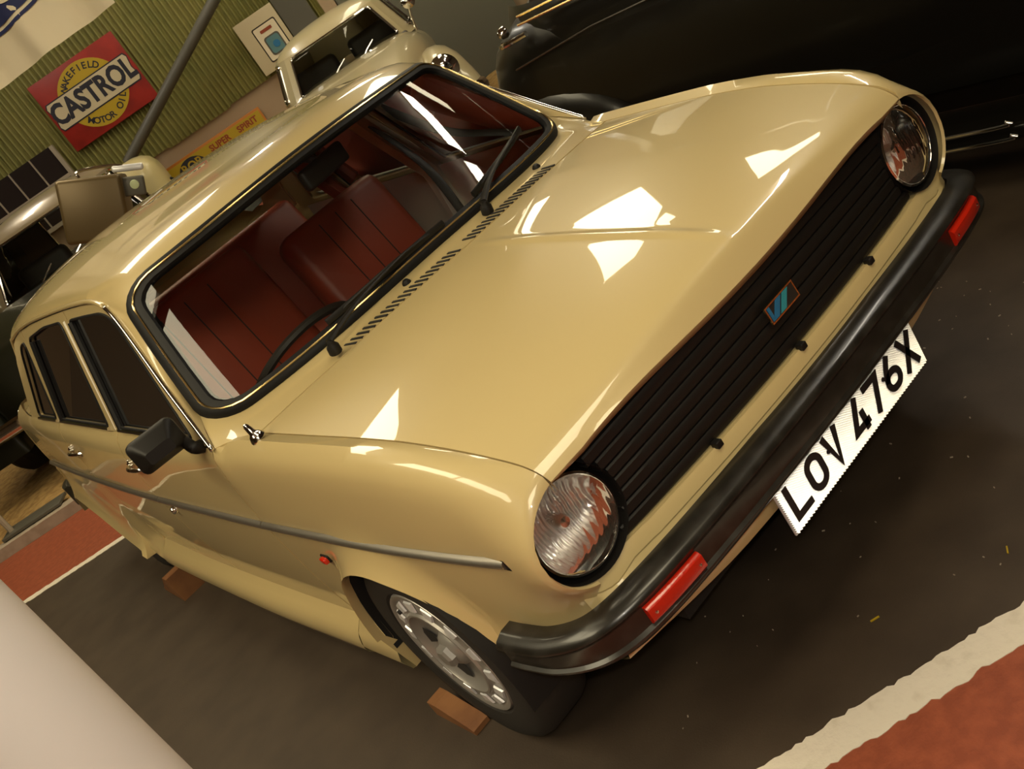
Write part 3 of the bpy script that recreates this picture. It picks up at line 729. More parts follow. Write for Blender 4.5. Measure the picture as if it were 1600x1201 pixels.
# headlamps
for s in (-1, 1):
    c = np.array([s*HLX, 0, HLZ]); ax = np.array([s*.06, -1, .05]); ax /= np.linalg.norm(ax)
    h0 = np.array([s*HLX, -.600, HLZ])
    hl_ = lathe('headlamp', [(HLR+.001, .0185), (HLR, .010), (HLR-.004, -.03), (.092, -.046), (.090, -.01), (.0885, .004)], h0, ax, M['black'], CAR, 48)
    lathe('lamp_rim', [(.0885, -.012), (.0925, .002), (.0915, .010), (.0870, .0125), (.0845, .008)], h0, ax, M['chrome'], hl_, 48)
    lathe('reflector', [(.086, .002), (.081, -.022), (.068, -.048), (.048, -.064), (.022, -.074), (.012, -.076), (0, -.076)], h0, ax, M['reflector'], hl_, 48)
    lathe('bulb', [(0, -.020), (.010, -.022), (.014, -.030), (.013, -.048), (.010, -.072)], h0, ax, M['chrome'], hl_, 16)
    # lens with fluted facets
    P = []
    for r in np.linspace(0, 1, 15):
        row = []
        for k in range(96):
            t = 2*math.pi*k/96; x, z = r*.0855*math.cos(t), r*.0855*math.sin(t)
            h = .012+.016*(1-r*r)+ (.0005*math.sin(x*360) if -.045 < z < .03 else .0003*math.sin(z*500))*(1 if r < .95 else 0)
            e1 = np.cross(ax, (0, 0, 1)); e1 /= np.linalg.norm(e1); e2 = np.cross(e1, ax); row.append(h0+ax*h+e1*x+e2*z)
        P.append(row)
    grid('lens', np.array(P), M['lens'], hl_, False, closev=True)
# ---- bumper
BP = catmull([(-.768, -.415, -.03), (-.763, -.47, -.029), (-.750, -.545, -.026), (-.714, -.625, -.015), (-.655, -.674, -.005), (-.56, -.698, 0), (-.40, -.710, 0), (-.2, -.716, 0), (0, -.718, 0)], 5)
BP = np.vstack([BP, mir(BP[::-1][1:], -1)])
def bprof(): # (outward, z)
    return [(-.050, .521), (-.024, .522), (-.004, .515), (.004, .508), (.005, .502), (.000, .496), (-.004, .489), (-.004, .450), (.003, .444), (.003, .438), (-.006, .428), (-.018, .421), (-.030, .424), (-.045, .46)]
fr = frame(BP); P = []
for i, (p, a, b, t) in enumerate(fr):
    n = np.array([t[1], -t[0], 0]); n = n if n[1] < 0 or abs(p[0]) > .5 else n
    t = np.array([t[0], t[1], 0]); t /= np.linalg.norm(t); n = np.cross(t, (0, 0, 1)); n = n if (n @ np.array([p[0], -1.0 if abs(p[0]) < .7 else -.2, 0])) > 0 else -n
    e = min(i, len(fr)-1-i); sq = [1.0, 1, 1][min(e, 2)]
    P.append([[p[0]+n[0]*o, p[1]+n[1]*o, z+p[2]*min(max((z-.40)/.08, 0), 1)] for o, z in bprof()])
P = np.array(P); v, f = gridm(P, False, closev=True); k = P.shape[1]; f += [list(range(k)), [len(v)-k+i for i in range(k)][::-1]]
bump = obj('front_bumper', v, f, M['bumper'], CAR, True, 42)
# strip of metal showing along the top edge
for s in (-1, 1):
    V = []; F = []; x0, x1 = .474, .612; ys = lambda x: -.716+.023*(x/.56)**3-.002; n = 8; mb = MB()
    P = []
    for x in np.linspace(x0, x1, n):
        yy = float(np.interp(x, mir(BP[:41][::-1], -1)[:, 0], BP[:41][::-1][:, 1]))+.003
        P.append([[s*x, yy+.004, .4875], [s*x, yy-.005, .4855], [s*x, yy-.010, .4800], [s*x, yy-.010, .4560], [s*x, yy-.005, .4500], [s*x, yy+.004, .4480]])
    v, f = gridm(P, s < 0); f += [[0, 1, 2, 3, 4, 5], [len(v)-6+i for i in range(6)]]
    obj('indicator_lens', v, f, M['amber'], bump, True, 40)
    rx = (x0+x1)/2; yy = float(np.interp(rx, mir(BP[:41][::-1], -1)[:, 0], BP[:41][::-1][:, 1]))
    for xx in (x0+.012, x1-.012):
        y2 = float(np.interp(xx, mir(BP[:41][::-1], -1)[:, 0], BP[:41][::-1][:, 1])); lathe('lens_screw', [(0, .003), (.003, .002), (.0035, 0)], (s*xx, y2-.007, .468), (0, -1, 0), M['chrome'], bump, 8)
# ---- number plate
PY, PZ0 = -.6935, .3095
plate = box('number_plate', (0, PY+.0075, PZ0+.0555), (.520, .004, .111), M['bright'], CAR)
# reflective sheet: an array of tiny corner cubes that throws a lamp's light back where it came from
sp = .0030; hs = sp/math.sqrt(2); nx, nz = int(.516/sp), int(.107/(sp*.8660254)); V = []; F = []
for j in range(nz+1):
    for i in range(nx+1):
        V.append((-.258+sp*(i+.5*(j % 2)), PY+.0052-hs*((i-(j//2)-2*(j % 2)*0+(j % 2)*(-1)*(-1)+j*0+(0)) % 3 if False else (((i+(j+1)//2)-j*2) % 3)), PZ0+.002+sp*.8660254*j))
for j in range(nz):
    for i in range(nx):
        a = j*(nx+1)+i; c = a+nx+1
        if j % 2 == 0: F += [[a, a+1, c], [a+1, c+1, c]]
        else: F += [[a, a+1, c+1], [a, c+1, c]]
obj('reflective_sheet', V, F, M['retro'], plate, False)
rimv = MB()
def stroke(segs, wd=.0145, closed=False): return segs
GL = {'L': [[(.007, .079), (.007, .007), (.057, .007)]],
      'O': [('o',)],
      'V': [[(.0075, .079), (.0285, .004), (.0495, .079)]],
      '4': [[(.057, .0145), (.007, .0145), (.040, .079)], [(.043, .045), (.043, 0)]],
      '7': [[(0, .072), (.050, .072), (.020, 0)]],
      '6': [('6',)],
      'X': [[(.006, .079), (.051, 0)], [(.051, .079), (.006, 0)]]}
def offs(path, wd, closed=False):
    P = [np.array(p, float) for p in path]; n = len(P); Lf, Rt = [], []
    for i in range(n):
        t0 = P[i]-P[i-1] if (i > 0 or closed) else P[1]-P[0]; t1 = P[(i+1) % n]-P[i] if (i < n-1 or closed) else P[-1]-P[-2]
        t0 = t0/np.linalg.norm(t0); t1 = t1/np.linalg.norm(t1); n0 = np.array([-t0[1], t0[0]]); n1 = np.array([-t1[1], t1[0]]); b = n0+n1; b = b/max(b @ n0, .35)
        if np.linalg.norm(b) > 2: b = b/np.linalg.norm(b)*2
        Lf.append(P[i]+b*wd/2); Rt.append(P[i]-b*wd/2)
    return Lf, Rt
def glyph(ch, wd=.0145):
    mb = MB(); quads = []
    for st in GL[ch]:
        closed = False
        if st[0] == 'o': path = roundrect(.057-wd, .079-wd, .0205, 6, .0285, .0395); closed = True
        elif st[0] == '6':
            path = roundrect(.057-wd, .050-wd, .0175, 6, .0285, .025); closed = True
            p2 = [(.0075, .028), (.010, .040), (.018, .056), (.034, .079)]; Lf, Rt = offs(p2, wd); quads.append((Lf, Rt, False))
        else: path = st
        Lf, Rt = offs(path, wd, closed); quads.append((Lf, Rt, closed))
    return quads
xs = -.260+.0165
for gi, ch in enumerate('LOV 476X'):
    if ch == ' ': xs += .022; continue
    mb = MB()
    for (Lf, Rt, cl) in glyph(ch):
        n = len(Lf)
        for i in range(n if cl else n-1):
            j = (i+1) % n; q = [Lf[i], Lf[j], Rt[j], Rt[i]]
            v = [(xs+p[0], PY-.0002, PZ0+.022+p[1]) for p in q]+[(xs+p[0], PY-.0018, PZ0+.022+p[1]) for p in q]
            mb.add(v, [[4, 5, 6, 7], [0, 1, 5, 4], [1, 2, 6, 5], [2, 3, 7, 6], [3, 0, 4, 7]])
    obj('plate_letter', mb.v, mb.f, M['plateink'], plate, False); xs += .057+.011
for x in (-.098, .118): lathe('plate_bolt', [(0, .004), (.004, .003), (.005, 0)], (x, PY, PZ0+.068), (0, -1, 0), M['plateink'], plate, 10)
# ---- trim strips along the sides
for s in (-1, 1):
    pts = [(-.535, .652), (-.45, .648), (-.3, .643), (-.08, .638), (.3, .631), (.70, .628), (1.2, .624), (1.7, .620), (2.3, .612), (2.77, .606), (3.0, .600), (3.10, .598)]
    pa = catmull([(w_(y)+.004, y, z) for y, z in pts], 4); pa = mir(pa, s)
    cut = [0]+[int(np.argmin(abs(pa[:, 1]-y))) for y in (.497, 1.355)]+[len(pa)-1]
    prof = [(-.003, -.011), (-.003, .011), (.003, .009), (.009, .004), (.0105, 0), (.009, -.004), (.003, -.009)]
    prof = [(-s*a, b) for a, b in prof] if s > 0 else [(a, b) for a, b in prof]
    for i in range(3):
        seg = pa[cut[i]:cut[i+1]+1].copy()
        g = .002
        if i: seg[0] = seg[0]+(seg[1]-seg[0])*.05
        prof2 = [(-q[0] if True else q[0], q[1]) for q in prof]
        v, f = sweepm(seg, prof2, (0, 0, 1)); obj('side_trim', v, f, M['trimsteel'], CAR, True, 60)
    tip = np.array([pa[0]+np.array([0, .004, 0]), pa[0]+np.array([s*.0, -.012, 0]), pa[0]+np.array([-s*.002, -.026, .0005]), pa[0]+np.array([-s*.004, -.034, .001])])
    v, f = sweepm(tip, [(a*1.08, b*1.08) for a, b in prof2], (0, 0, 1), scale=[1, .95, .6, .15]); obj('trim_end', v, f, M['rubber'], CAR, True, 60)
# ---- door handles, locks
def handle(y, s, z, door):
    x = w_(y)-.012; n = np.array([s, 0, .18]); n /= np.linalg.norm(n); c = np.array([s*(x-.002), y, z])
    pts = [c+n*.004+np.array([0, -.075, 0]), c+n*.024+np.array([0, -.055, .002]), c+n*.034+np.array([0, 0, .004]), c+n*.026+np.array([0, .05, .002]), c+n*.012+np.array([0, .078, 0])]
    h = tube('door_handle', catmull(pts, 4), .0085, M['chrome'], door, 10, ry=.006, scale=None)
    lathe('handle_boss', [(.018, 0), (.017, .008), (.011, .014), (0, .016)], c+np.array([0, -.06, 0]), n, M['chrome'], h, 16)
    lathe('handle_button', [(.011, 0), (.011, .020), (.008, .0185), (0, .027)], c+np.array([0, .03, .018]), n, M['chrome'], h, 14)
for s in (-1, 1):
    handle(1.285, s, .757, PAN[s][1]); handle(2.10, s, .752, PAN[s][2])
    lathe('door_lock', [(.013, 0), (.013, .010), (.010, .014), (0, .015)], (s*(w_(1.28)-.002), 1.27, .585), (s, 0, 0), M['chrome'], PAN[s][1], 16)
    # side repeater
    y, z = .27, .545; x = w_(y)-.004
    o = box('side_repeater_base', (s*x, y, z), (.012, .040, .020), M['black'], PAN[s][0], None, .003)
    box('side_repeater', (s*(x+.009), y-.004, z), (.014, .030, .016), M['amber'], o, None, .004)
# ---- door mirror on the driver's side
def door_mirror(s):
    c = np.array([s*.818, .588, .934]); d = np.array([s*.22, -1.0, .05]); d /= np.linalg.norm(d); e = np.cross((0, 0, 1), d); e /= np.linalg.norm(e); g = np.cross(d, e)
    rings = []
    for (k, h) in ((1.0, -.020), (1.03, -.006), (1.0, .006), (.86, .016)):
        rings.append([c+e*p[0]*k+g*p[1]*k+d*h for p in roundrect(.132, .088, .018, 4)])
    rings.append([c+e*(p[0]*.55)+g*(p[1]*.36-.006)+d*.050 for p in roundrect(.132, .088, .018, 4)])
    v, f = gridm(rings, False, closev=True); k = len(rings[0]); f += [list(range(k)), [len(v)-k+i for i in range(k)]]
    dm = obj('door_mirror', v, f, M['black'], PAN[s][1], True, 28)
    v = [c+e*p[0]*.94+g*p[1]*.94-d*.0205 for p in roundrect(.132, .088, .018, 4)]; obj('mirror_glass', v, [list(range(len(v)))], M['chrome'], dm, False)
    a = np.array([s*.742, .560, .868]); pth = catmull([a, a+[s*.02, -.008, .014], c-e*s*0+g*-.03+np.array([-s*.052, -.004, .004]), c+g*-.02+np.array([-s*.03, 0, 0])], 4)
    tube('mirror_arm', pth, .016, M['black'], dm, 10, scale=list(np.linspace(1.15, .8, len(pth))))
door_mirror(-1)
# ---- aerial base on the wing
lathe('aerial_base', [(.020, 0), (.020, .004), (.015, .014), (.009, .020), (.007, .040), (.004, .046), (0, .047)], (-.694, .268, .872), (-.12, .05, 1), M['chrome'], CAR, 18)
# ---- wipers
def wiper(px, a0, b0, a1, b1, pz):
    p = np.array([px, .268, pz]); wp = empty('wiper', '', '', p)
    del wp['label']; del wp['category']; wp.parent = CAR; wp.matrix_parent_inverse = world_of(CAR).inverted()
    lathe('wiper_spindle', [(.017, -.014), (.016, .004), (.011, .010), (.008, .020), (0, .022)], p, (0, -.35, 1), M['black'], wp, 16)
    am, bm_ = a0*.35+a1*.65, b0*.35+b1*.65; e = WS(am, bm_, .028)
    pth = catmull([p+[0, -.002, .018], p*.72+e*.28+[0, 0, .022], p*.4+e*.6+[0, 0, .016], e], 5)
    tube('wiper_arm', pth, .010, M['black'], wp, 8, ry=.006, scale=list(np.linspace(1.3, .5, len(pth))))
    bl = [WS(a0+(a1-a0)*t, b0+(b1-b0)*t, .013) for t in np.linspace(0, 1, 14)]
    tube('wiper_blade', bl, .006, M['black'], wp, 6, ry=.010)
    tube('blade_spine', [WS(a0+(a1-a0)*t, b0+(b1-b0)*t, .026-.02*(2*t-1)**2) for t in np.linspace(.08, .92, 9)], .0045, M['black'], wp, 6)
wiper(-.42, -.50, .085, .08, .075, .915)
wiper(.143, .26, .085, .72, .20, .922)
# ---- wheels
def wheel(x, y, s, r=.285):
    ax = np.array([s, 0, 0.0]); c = np.array([s*(x-.075), y, r])
    wh = empty('wheel', '', '', c); del wh['label']; del wh['category']; wh.parent = CAR; wh.matrix_parent_inverse = world_of(CAR).inverted()
    lathe('tyre', [(.172, -.075), (.215, -.082), (.255, -.080), (.277, -.066), (.2845, -.045), (r, -.02), (r, .02), (.2845, .045), (.277, .066), (.255, .080), (.215, .082), (.190, .078), (.180, .066), (.172, .055)], c, ax, M['tyre'], wh, 56)
    cov = lathe('wheel_cover', [(.181, .058), (.184, .070), (.180, .077), (.172, .0765), (.166, .071), (.128, .074), (.124, .080), (.118, .080), (.112, .070), (.080, .058), (.050, .056), (.044, .066), (.034, .074), (.020, .078), (0, .079)], c, ax, M['silver'], wh, 56)
    for k in range(14):
        t = 2*math.pi*(k+.35)/14; w0, w1 = (.10, .12)
        def pp(rr, dt, h): return c+ax*h+np.array([0, math.cos(t+dt), math.sin(t+dt)])*rr
        alt = M['bright']
        v = [pp(.134, -w0, .0745), pp(.134, w0, .0745), pp(.163, w1, .0725), pp(.163, -w1, .0725), pp(.136, -w0*.9, .079), pp(.136, w0*.9, .079), pp(.161, w1*.9, .077), pp(.161, -w1*.9, .077)]
        obj('cover_block', v, [[4, 5, 6, 7], [0, 1, 5, 4], [1, 2, 6, 5], [2, 3, 7, 6], [3, 0, 4, 7]], alt, cov, False)
    for k in range(4):
        t = 2*math.pi*(k+.2)/4
        v = [c+ax*.0615+np.array([0, math.cos(t+a), math.sin(t+a)])*rr for rr, a in ((.060, -.22), (.092, -.32), (.098, 0), (.092, .32), (.060, .22))]
        v = [q+ax*(.0 if i in (0, 4) else .005) for i, q in enumerate(v)]
        obj('cover_hole', v, [[0, 1, 2, 3, 4]], M['slotdark'], cov, False)
    lathe('hub_cap', [(.030, .074), (.029, .088), (.022, .094), (0, .095)], c, ax, M['silver'], cov, 6)
    lathe('valve', [(.006, .07), (.006, .084), (0, .085)], c+np.array([0, .09, .115]), ax, M['slotdark'], cov, 8)
for s in (-1, 1):
    wheel(.737, 0.0, s); wheel(.772, 2.65, s)
# ---- underbody, inner arches
mb = MB(); mb.add(*boxm((0, 1.42, .27), (1.30, 2.0, .14))); mb.add(*boxm((0, 1.3, .32), (.90, 3.6, .18)))
mb.build('underbody', M['under'], CAR, False)
for s in (-1, 1):
    P = [[[s*x, AY+(AR+.003)*math.cos(R(t)), AZ+(AR+.003)*math.sin(R(t))] for x in (.755, .45)] for t in np.linspace(-10, 190, 25)]
    grid('arch_liner', np.array(P), M['under'], CAR)
mb = MB(); mb.add(*boxm((0, -.15, .50), (1.0, .8, .30))); mb.build('engine', M['under'], CAR, False)
# ---- rear bumper
RB = catmull([(-.80, 2.98+.2, 0), (-.792, 3.25, 0), (-.74, 3.33, 0), (-.6, 3.36, 0), (0, 3.38, 0)], 5); RB = np.vstack([RB, mir(RB[::-1][1:], -1)])
v, f = sweepm([q+[0, 0, .40] for q in RB], [(-.02, -.05), (.0, -.05), (.02, -.03), (.02, .03), (0, .05), (-.02, .05)], (0, 0, 1)); obj('rear_bumper', v, f, M['bumper'], CAR, True, 40)
# ---- interior
mb = MB()
P = [[[x, .36+.16*abs(x)**2.2, .845], [x, .46+.1*abs(x)**2, .868], [x, .62, .866], [x, .67, .83], [x, .67, .60]] for x in np.linspace(-.68, .68, 13)]
grid('dashboard', np.array(P), M['darktrim'], CAR, True, angle=40)
for s in (-1, 1):
    P = [[[s*(.715-.0*y), y, z] for z in (.32, .60, .82, .87)] for y in np.linspace(.5, 2.5, 9)]
    grid('inner_panel', np.array(P), M['trimcloth'], CAR, s > 0)
box('cabin_floor', (0, 1.45, .355), (1.36, 2.1, .03), M['darktrim'], CAR)
def seat(x, y, wd, name, hb=.60, tilt=.30, zb=.46):
    st = empty(name, '', '', (x, y, .37)); del st['label']; del st['category']; st.parent = CAR; st.matrix_parent_inverse = world_of(CAR).inverted()
    box('seat_base', (x, y-.02, .44), (wd, .50, .17), M['seat'], st, None, .05)
    up = np.array([0, math.sin(tilt), math.cos(tilt)]); fw = np.array([0, -math.cos(tilt), math.sin(tilt)])
    c = np.array([x, y+.26, zb])+up*hb/2
    box('seat_back', c, (wd, .13, hb), M['seat'], st, (np.array([1, 0, 0]), -fw, up), .045)
    for k in (-1, 0, 1): tube('seat_seam', [c+np.array([k*wd*.17, 0, 0])+fw*.0635-up*hb*.4, c+np.array([k*wd*.17, 0, 0])+fw*.0635+up*hb*.42], .003, M['darktrim'], st, 6)
seat(-.315, 1.05, .58, 'driver_seat', .635, .28)
seat(.30, 1.04, .46, 'passenger_seat', .55, .30)
seat(0, 1.98, 1.22, 'rear_seat', .54, .35)
box('parcel_shelf', (0, 2.62, .86), (1.2, .55, .02), M['darktrim'], CAR)
# steering wheel
sc_ = np.array([-.33, .74, .80]); sn = np.array([0, .62, .78]); e1 = np.array([1.0, 0, 0]); e2 = np.cross(sn, e1)
sw = tube('steering_wheel', [sc_+e1*.195*math.cos(t)+e2*.195*math.sin(t) for t in np.linspace(0, 2*math.pi, 40, endpoint=False)], .013, M['darktrim'], CAR, 8, True, up=tuple(sn))
for a in (R(200), R(340)): tube('wheel_spoke', [sc_-sn*.02, sc_+e1*.19*math.cos(a)-e2*.19*math.sin(a)], .012, M['darktrim'], sw, 6)
tube('steering_column', [sc_-sn*.01, sc_-sn*.30], .03, M['darktrim'], sw, 10)
# interior mirror, sun visors, pillar trim
mc = np.array([.055, .735, 1.195])
im = box('interior_mirror', mc, (.20, .030, .062), M['darktrim'], CAR, (np.array([.95, .30, 0]), np.array([-.30, .95, 0]), np.array([0, 0, 1])), .012)
tube('mirror_stem', [mc+[0, .01, .02], (.0, .775, 1.272)], .012, M['darktrim'], im, 8)
lathe('mirror_mount', [(.022, 0), (.020, .008), (0, .01)], (0, .775, 1.275), (0, -.5, -1), M['chrome'], im, 12)
for s in (-1, 1):
    tube('rear_pillar_trim', [(s*.60, 2.14, 1.17), (s*.705, 2.10, .87)], .035, M['seat'], CAR, 8)
    tube('centre_pillar_trim', [(s*.595, 1.46, 1.20), (s*.705, 1.36, .87), (s*.70, 1.34, .5)], .045, M['trimcloth'], CAR, 8)
for s in (-1, 1):
    tube('seat_belt', catmull([(s*.615, 1.40, 1.12), (s*.645, 1.28, .90), (s*.60, 1.16, .70), (s*.58, 1.10, .52)], 5), .016, M['darktrim'], CAR, 8, ry=.004)
P = [[roof_pt(a, y)-np.array([0, 0, .03]) for y in np.linspace(1.0, 2.42, 10)] for a in np.linspace(-.93, .93, 15)]
grid('headlining', np.array(P), M['trimcloth'], CAR, True)
# ---- wooden chocks
def chock(name, label, c, d, L, H, W_):
    d = np.array([math.sin(d), math.cos(d), 0]); e = np.array([d[1], -d[0], 0]); c = np.array([c[0], c[1], 0.0])
    pr = [(0, 0), (L, 0), (L, H*.42), (L*.93, H*.62), (.012, H), (0, H)] if name else []
    pr = [(0, 0), (L, 0), (L, H), (L*.80, H), (L*.10, .022), (0, .014)]
    V = [c+d*p[0]+e*k*W_/2+np.array([0, 0, p[1]+.0005]) for k in (-1, 1) for p in pr]; n = len(pr)
    F = [list(range(n))[::-1], list(range(n, 2*n))]+[[i, (i+1) % n, n+(i+1) % n, n+i] for i in range(n)]
    return tag(obj(name, V, F, M['wood'], None, False), label, 'wheel chock', 'wooden wheel chocks')
chock('wheel_chock', 'wooden wedge chock behind the beige car front wheel', (-.758, .115), 0.0, .19, .048, .05)
chock('wheel_chock', 'orange-brown wooden wedge chock under the sill near the rear wheel', (-.80, 2.46), math.pi, .26, .12, .12)
# ================================================================== other cars in the hall
def saloon(name, label, loc, rot, paint, roofm, W=1.5, L=3.9, H=1.5, waist=.92, ws_y=-.35, back_y=1.25, glass_h=.36, hood=.90, trimm=None, group=None):
    """rounded vintage saloon; local x across, y to the rear, z up"""
    T = empty(name, label, 'car', loc, rot, group); trimm = trimm or M['chrome']
    c, s = math.cos(rot), math.sin(rot); O = np.array(loc, float)
    def X(p): p = np.asarray(p, float); return O+np.stack([p[..., 0]*c-p[..., 1]*s, p[..., 0]*s+p[..., 1]*c, p[..., 2]], -1)
    def G(nm, P, m, par=T, **k): return grid(nm, X(np.array(P)), m, par, **k)
    hl, hw = L/2, W/2
    bw = pchip([-hl, -hl+.08, -hl+.4, -hl+1.0, 0, hl-.8, hl-.2, hl], [.30*hw, .50*hw, .62*hw, .80*hw, .93*hw, .92*hw, .76*hw, .5*hw])
    bt = pchip([-hl, -hl+.06, -hl+.25, ws_y-.25, ws_y, back_y, hl-.35, hl-.1, hl], [.55, .74, hood-.05, hood+.06, waist+.02, waist+.04, waist-.10, .66, .48])
    P = []
    for y in np.concatenate([np.linspace(-hl, -hl+.3, 6), np.linspace(-hl+.4, hl-.4, 16), np.linspace(hl-.3, hl, 6)]):
        row = []; a, t = bw(y), bt(y); zm = (t+.30)/2; hz = (t-.30)/2
        for k in range(28):
            th = 2*math.pi*k/28; cx, cz = math.cos(th), math.sin(th); row.append([a*math.copysign(abs(cx)**.45, cx), y, zm+hz*math.copysign(abs(cz)**.5, cz)])
        P.append(row)
    body = G('body', P, paint, closev=True, flip=True, angle=60)
    def fender(nm, sx, yc, ln, top, x0, wd):
        P = []
        for t in np.linspace(0, math.pi, 17):
            row = []
            for q in np.linspace(-math.pi/2, math.pi/2, 11):
                row.append([sx*(x0+wd*.5+wd*.5*math.sin(q)), yc-ln*.5*math.cos(t), .24+(top-.24)*(math.sin(t)**.62)*(math.cos(q)**.45)])
            P.append(row)
        return G(nm, P, paint, flip=sx < 0, angle=60)
    for sx in (-1, 1):
        fender('front_wing', sx, -hl+.62, 1.15, .80, hw-.40, .40); fender('rear_wing', sx, hl-.75, 1.1, .76, hw-.30, .30)
        for yc in (-hl+.66, hl-.78):
            cc = X([sx*(hw-.13), yc, .30]); ax = X([sx, 0, 0])-X([0, 0, 0])
            t_ = lathe('tyre', [(.19, -.07), (.27, -.075), (.30, -.04), (.30, .04), (.27, .075), (.19, .07)], cc, ax, M['tyre'], T, 28)
            lathe('wheel_disc', [(.19, .06), (.17, .05), (.10, .045), (.09, .065), (0, .075)], cc, ax, M['steel'], t_, 24)
    # glasshouse: superellipse plan shrinking upwards
    y0, y1 = ws_y, back_y
    def S(p, q):
        """p 0..4 round the cabin from front left, q 0..1 from waist to roof"""
        th = (p-.5)*math.pi/2-math.pi/2; aw = (.86-.17*q)*hw; f = y0+(.36)*q*glass_h/.36*.9; r = y1-.30*q
        cy, al = (f+r)/2, (r-f)/2; n = 3.4; k = (abs(math.cos(th))**n+abs(math.sin(th))**n)**(-1/n)
        # widen the angular span so that the sides get their length
        return np.array([aw*math.cos(th)*k, cy+al*math.sin(th)*k, waist+q*(H-.115-waist)])
    def Sn(p, q, off):
        e = 1e-3; du = S(p+e, q)-S(p-e, q); dv = S(p, q+e)-S(p, q-e); n = np.cross(du, dv); n /= np.linalg.norm(n); return S(p, q)+n*off
    def dense(Lp, st=.04):
        o = []
        for i in range(len(Lp)):
            a, b = np.array(Lp[i], float), np.array(Lp[(i+1) % len(Lp)], float); m_ = max(1, int(np.linalg.norm(b-a)/st))
            for k in range(m_): o.append(tuple(a+(b-a)*k/m_))
        return o
    for nm, (a, b), holes in (('front_frame', (0, 1), [(.07, .95)]), ('side_frame', (1, 2), [(1.10, 1.44), (1.52, 1.86)]), ('rear_frame', (2, 3), [(2.22, 2.78)]), ('side_frame', (3, 4), [(3.14, 3.48), (3.56, 3.90)])):
        out = dense([(a, -.06), (b, -.06), (b, 1), (a, 1)])
        hs = []
        for (h0, h1) in holes: hs.append(dense(roundpoly([(h0, .08), (h1, .08), (h1-.01, .93), (h0+.01, .93)], [.06]*4, 4), .03))
        v, f = fill2d([out]+hs); fr = obj(nm, X(np.array([S(p[0], p[1]) for p in v])), f, roofm, T, True)
        for h in hs:
            vv, ff = [], []; cxy = np.mean(np.array(h), 0)
            rings = [[Sn(*(cxy+(np.array(p)-cxy)*k), -.012) for p in h] for k in (1, .66, .33, .02)]
            v, f = gridm(X(np.array(rings)), True, closev=True); f.append([len(v)-len(h)+i for i in range(len(h))]); obj('window_pane', v, f, M['glass'], fr)
            tube('window_seal', X(np.array([Sn(p[0], p[1], .004) for p in h])), .011, trimm, fr, 6, True)
    P = []
    ring = [S(p, 1) for p in np.linspace(0, 4, 64, endpoint=False)]; cen = np.mean(ring, 0)
    for k in np.linspace(1, .03, 12):
        P.append([[cen[0]+(r_[0]-cen[0])*k, cen[1]+(r_[1]-cen[1])*k, r_[2]+.115*(1-k**2.6)**.75] for r_ in ring])
    G('roof_panel', P, roofm, closev=True, angle=70)
    # interior and front details
    for x in (-.3, .3): v, f = boxm((x*hw*1.3, (y0+y1)/2+.1, .86), (.46, .14, .44), None, .05); obj('seat', X(np.array(v)), f, M['darktrim'], T, True, 40)
    v, f = boxm((0, y0+.14, waist-.02), (W*.72, .14, .08), None, .02); obj('dashboard', X(np.array(v)), f, M['darktrim'], T, True, 40)
    for k, x in enumerate((-.30, .18)):
        q = [Sn(.5+(x+d)/hw*.42, z, .03) for d, z in ((0, -.02), (.16, .14), (.30, .24))]; tube('wiper', X(np.array(q)), .007, trimm, T, 6)
    for sx in (-1, 1):
        lathe('headlamp', [(.10, -.06), (.105, .02), (.09, .04), (.05, .055), (0, .06)], X([sx*(hw-.2), -hl+.12, .66]), X([0, -1, 0])-X([0, 0, 0]), M['chrome'], T, 24)
    for yb, sg in ((-hl-.06, -1), (hl+.05, 1)):
        pth = catmull([(-hw*.98, yb-sg*.16, .44), (-hw*.8, yb-sg*.03, .44), (0, yb+sg*.02, .44), (hw*.8, yb-sg*.03, .44), (hw*.98, yb-sg*.16, .44)], 5); tube('bumper', X(pth), .032, M['chrome'], T, 8, ry=.05)
    return T, X, S, Sn
def at(u, v, z=.078): return tuple(B(u, v, z))
HB = -BA   # facing the camera side of the hall
BT, BX, _, _ = saloon('vintage_car', 'small pale beige vintage saloon with a chrome-edged windscreen by the green wall', at(-.22, 6.95), HB, M['beigepaint'], M['beigepaint'], W=1.52, L=3.75, H=1.37, waist=.91, ws_y=-.42, back_y=1.1, hood=.92)
tube('mirror_stalk', BX(np.array([[.60, -.62, .90], [.62, -.64, 1.02], [.64, -.66, 1.08]])), .010, M['chrome'], BT, 8)
lathe('wing_mirror', [(0, .03), (.035, .025), (.055, .008), (.058, -.006), (.05, -.012), (0, -.013)], BX(np.array([.655, -.67, 1.12])), BX(np.array([0, -1., .1]))-BX(np.array([0, 0, 0.])), M['chrome'], BT, 20)
saloon('vintage_car', 'dark vintage car with a silver roof standing on wood chips at far left', at(-2.85, 6.05), HB, M['darkgreen'], M['silverroof'], W=1.62, L=3.6, H=1.47, waist=.91, ws_y=-.36, back_y=1.1, hood=.92)
fp = empty('fuel_pump', 'cream round-topped fuel pump behind the tilted tan box, mostly hidden', 'fuel pump', B(-2.6, 8.32, .09))
P = []
for z, k in ((.09, 1), (.9, 1), (1.12, 1), (1.20, .97), (1.27, .86), (1.32, .66), (1.345, .4), (1.352, .05)): P.append([B(-2.6+p[0]*k, 8.32+p[1]*k, z) for p in roundrect(.62, .42, .14, 6)])
grid('cabinet', np.array(P), M['creampaint'], fp, False, closev=True, angle=60)
box('seam', B(-2.6, 8.105, .97), (.60, .012, .008), M['signink'], fp, (BU, BV, (0, 0, 1)))
tube('hose', catmull([B(-2.29, 8.3, 1.0), B(-2.18, 8.25, .8), B(-2.2, 8.25, .3), B(-2.28, 8.3, .6)], 6), .02, M['rubber'], fp, 8)
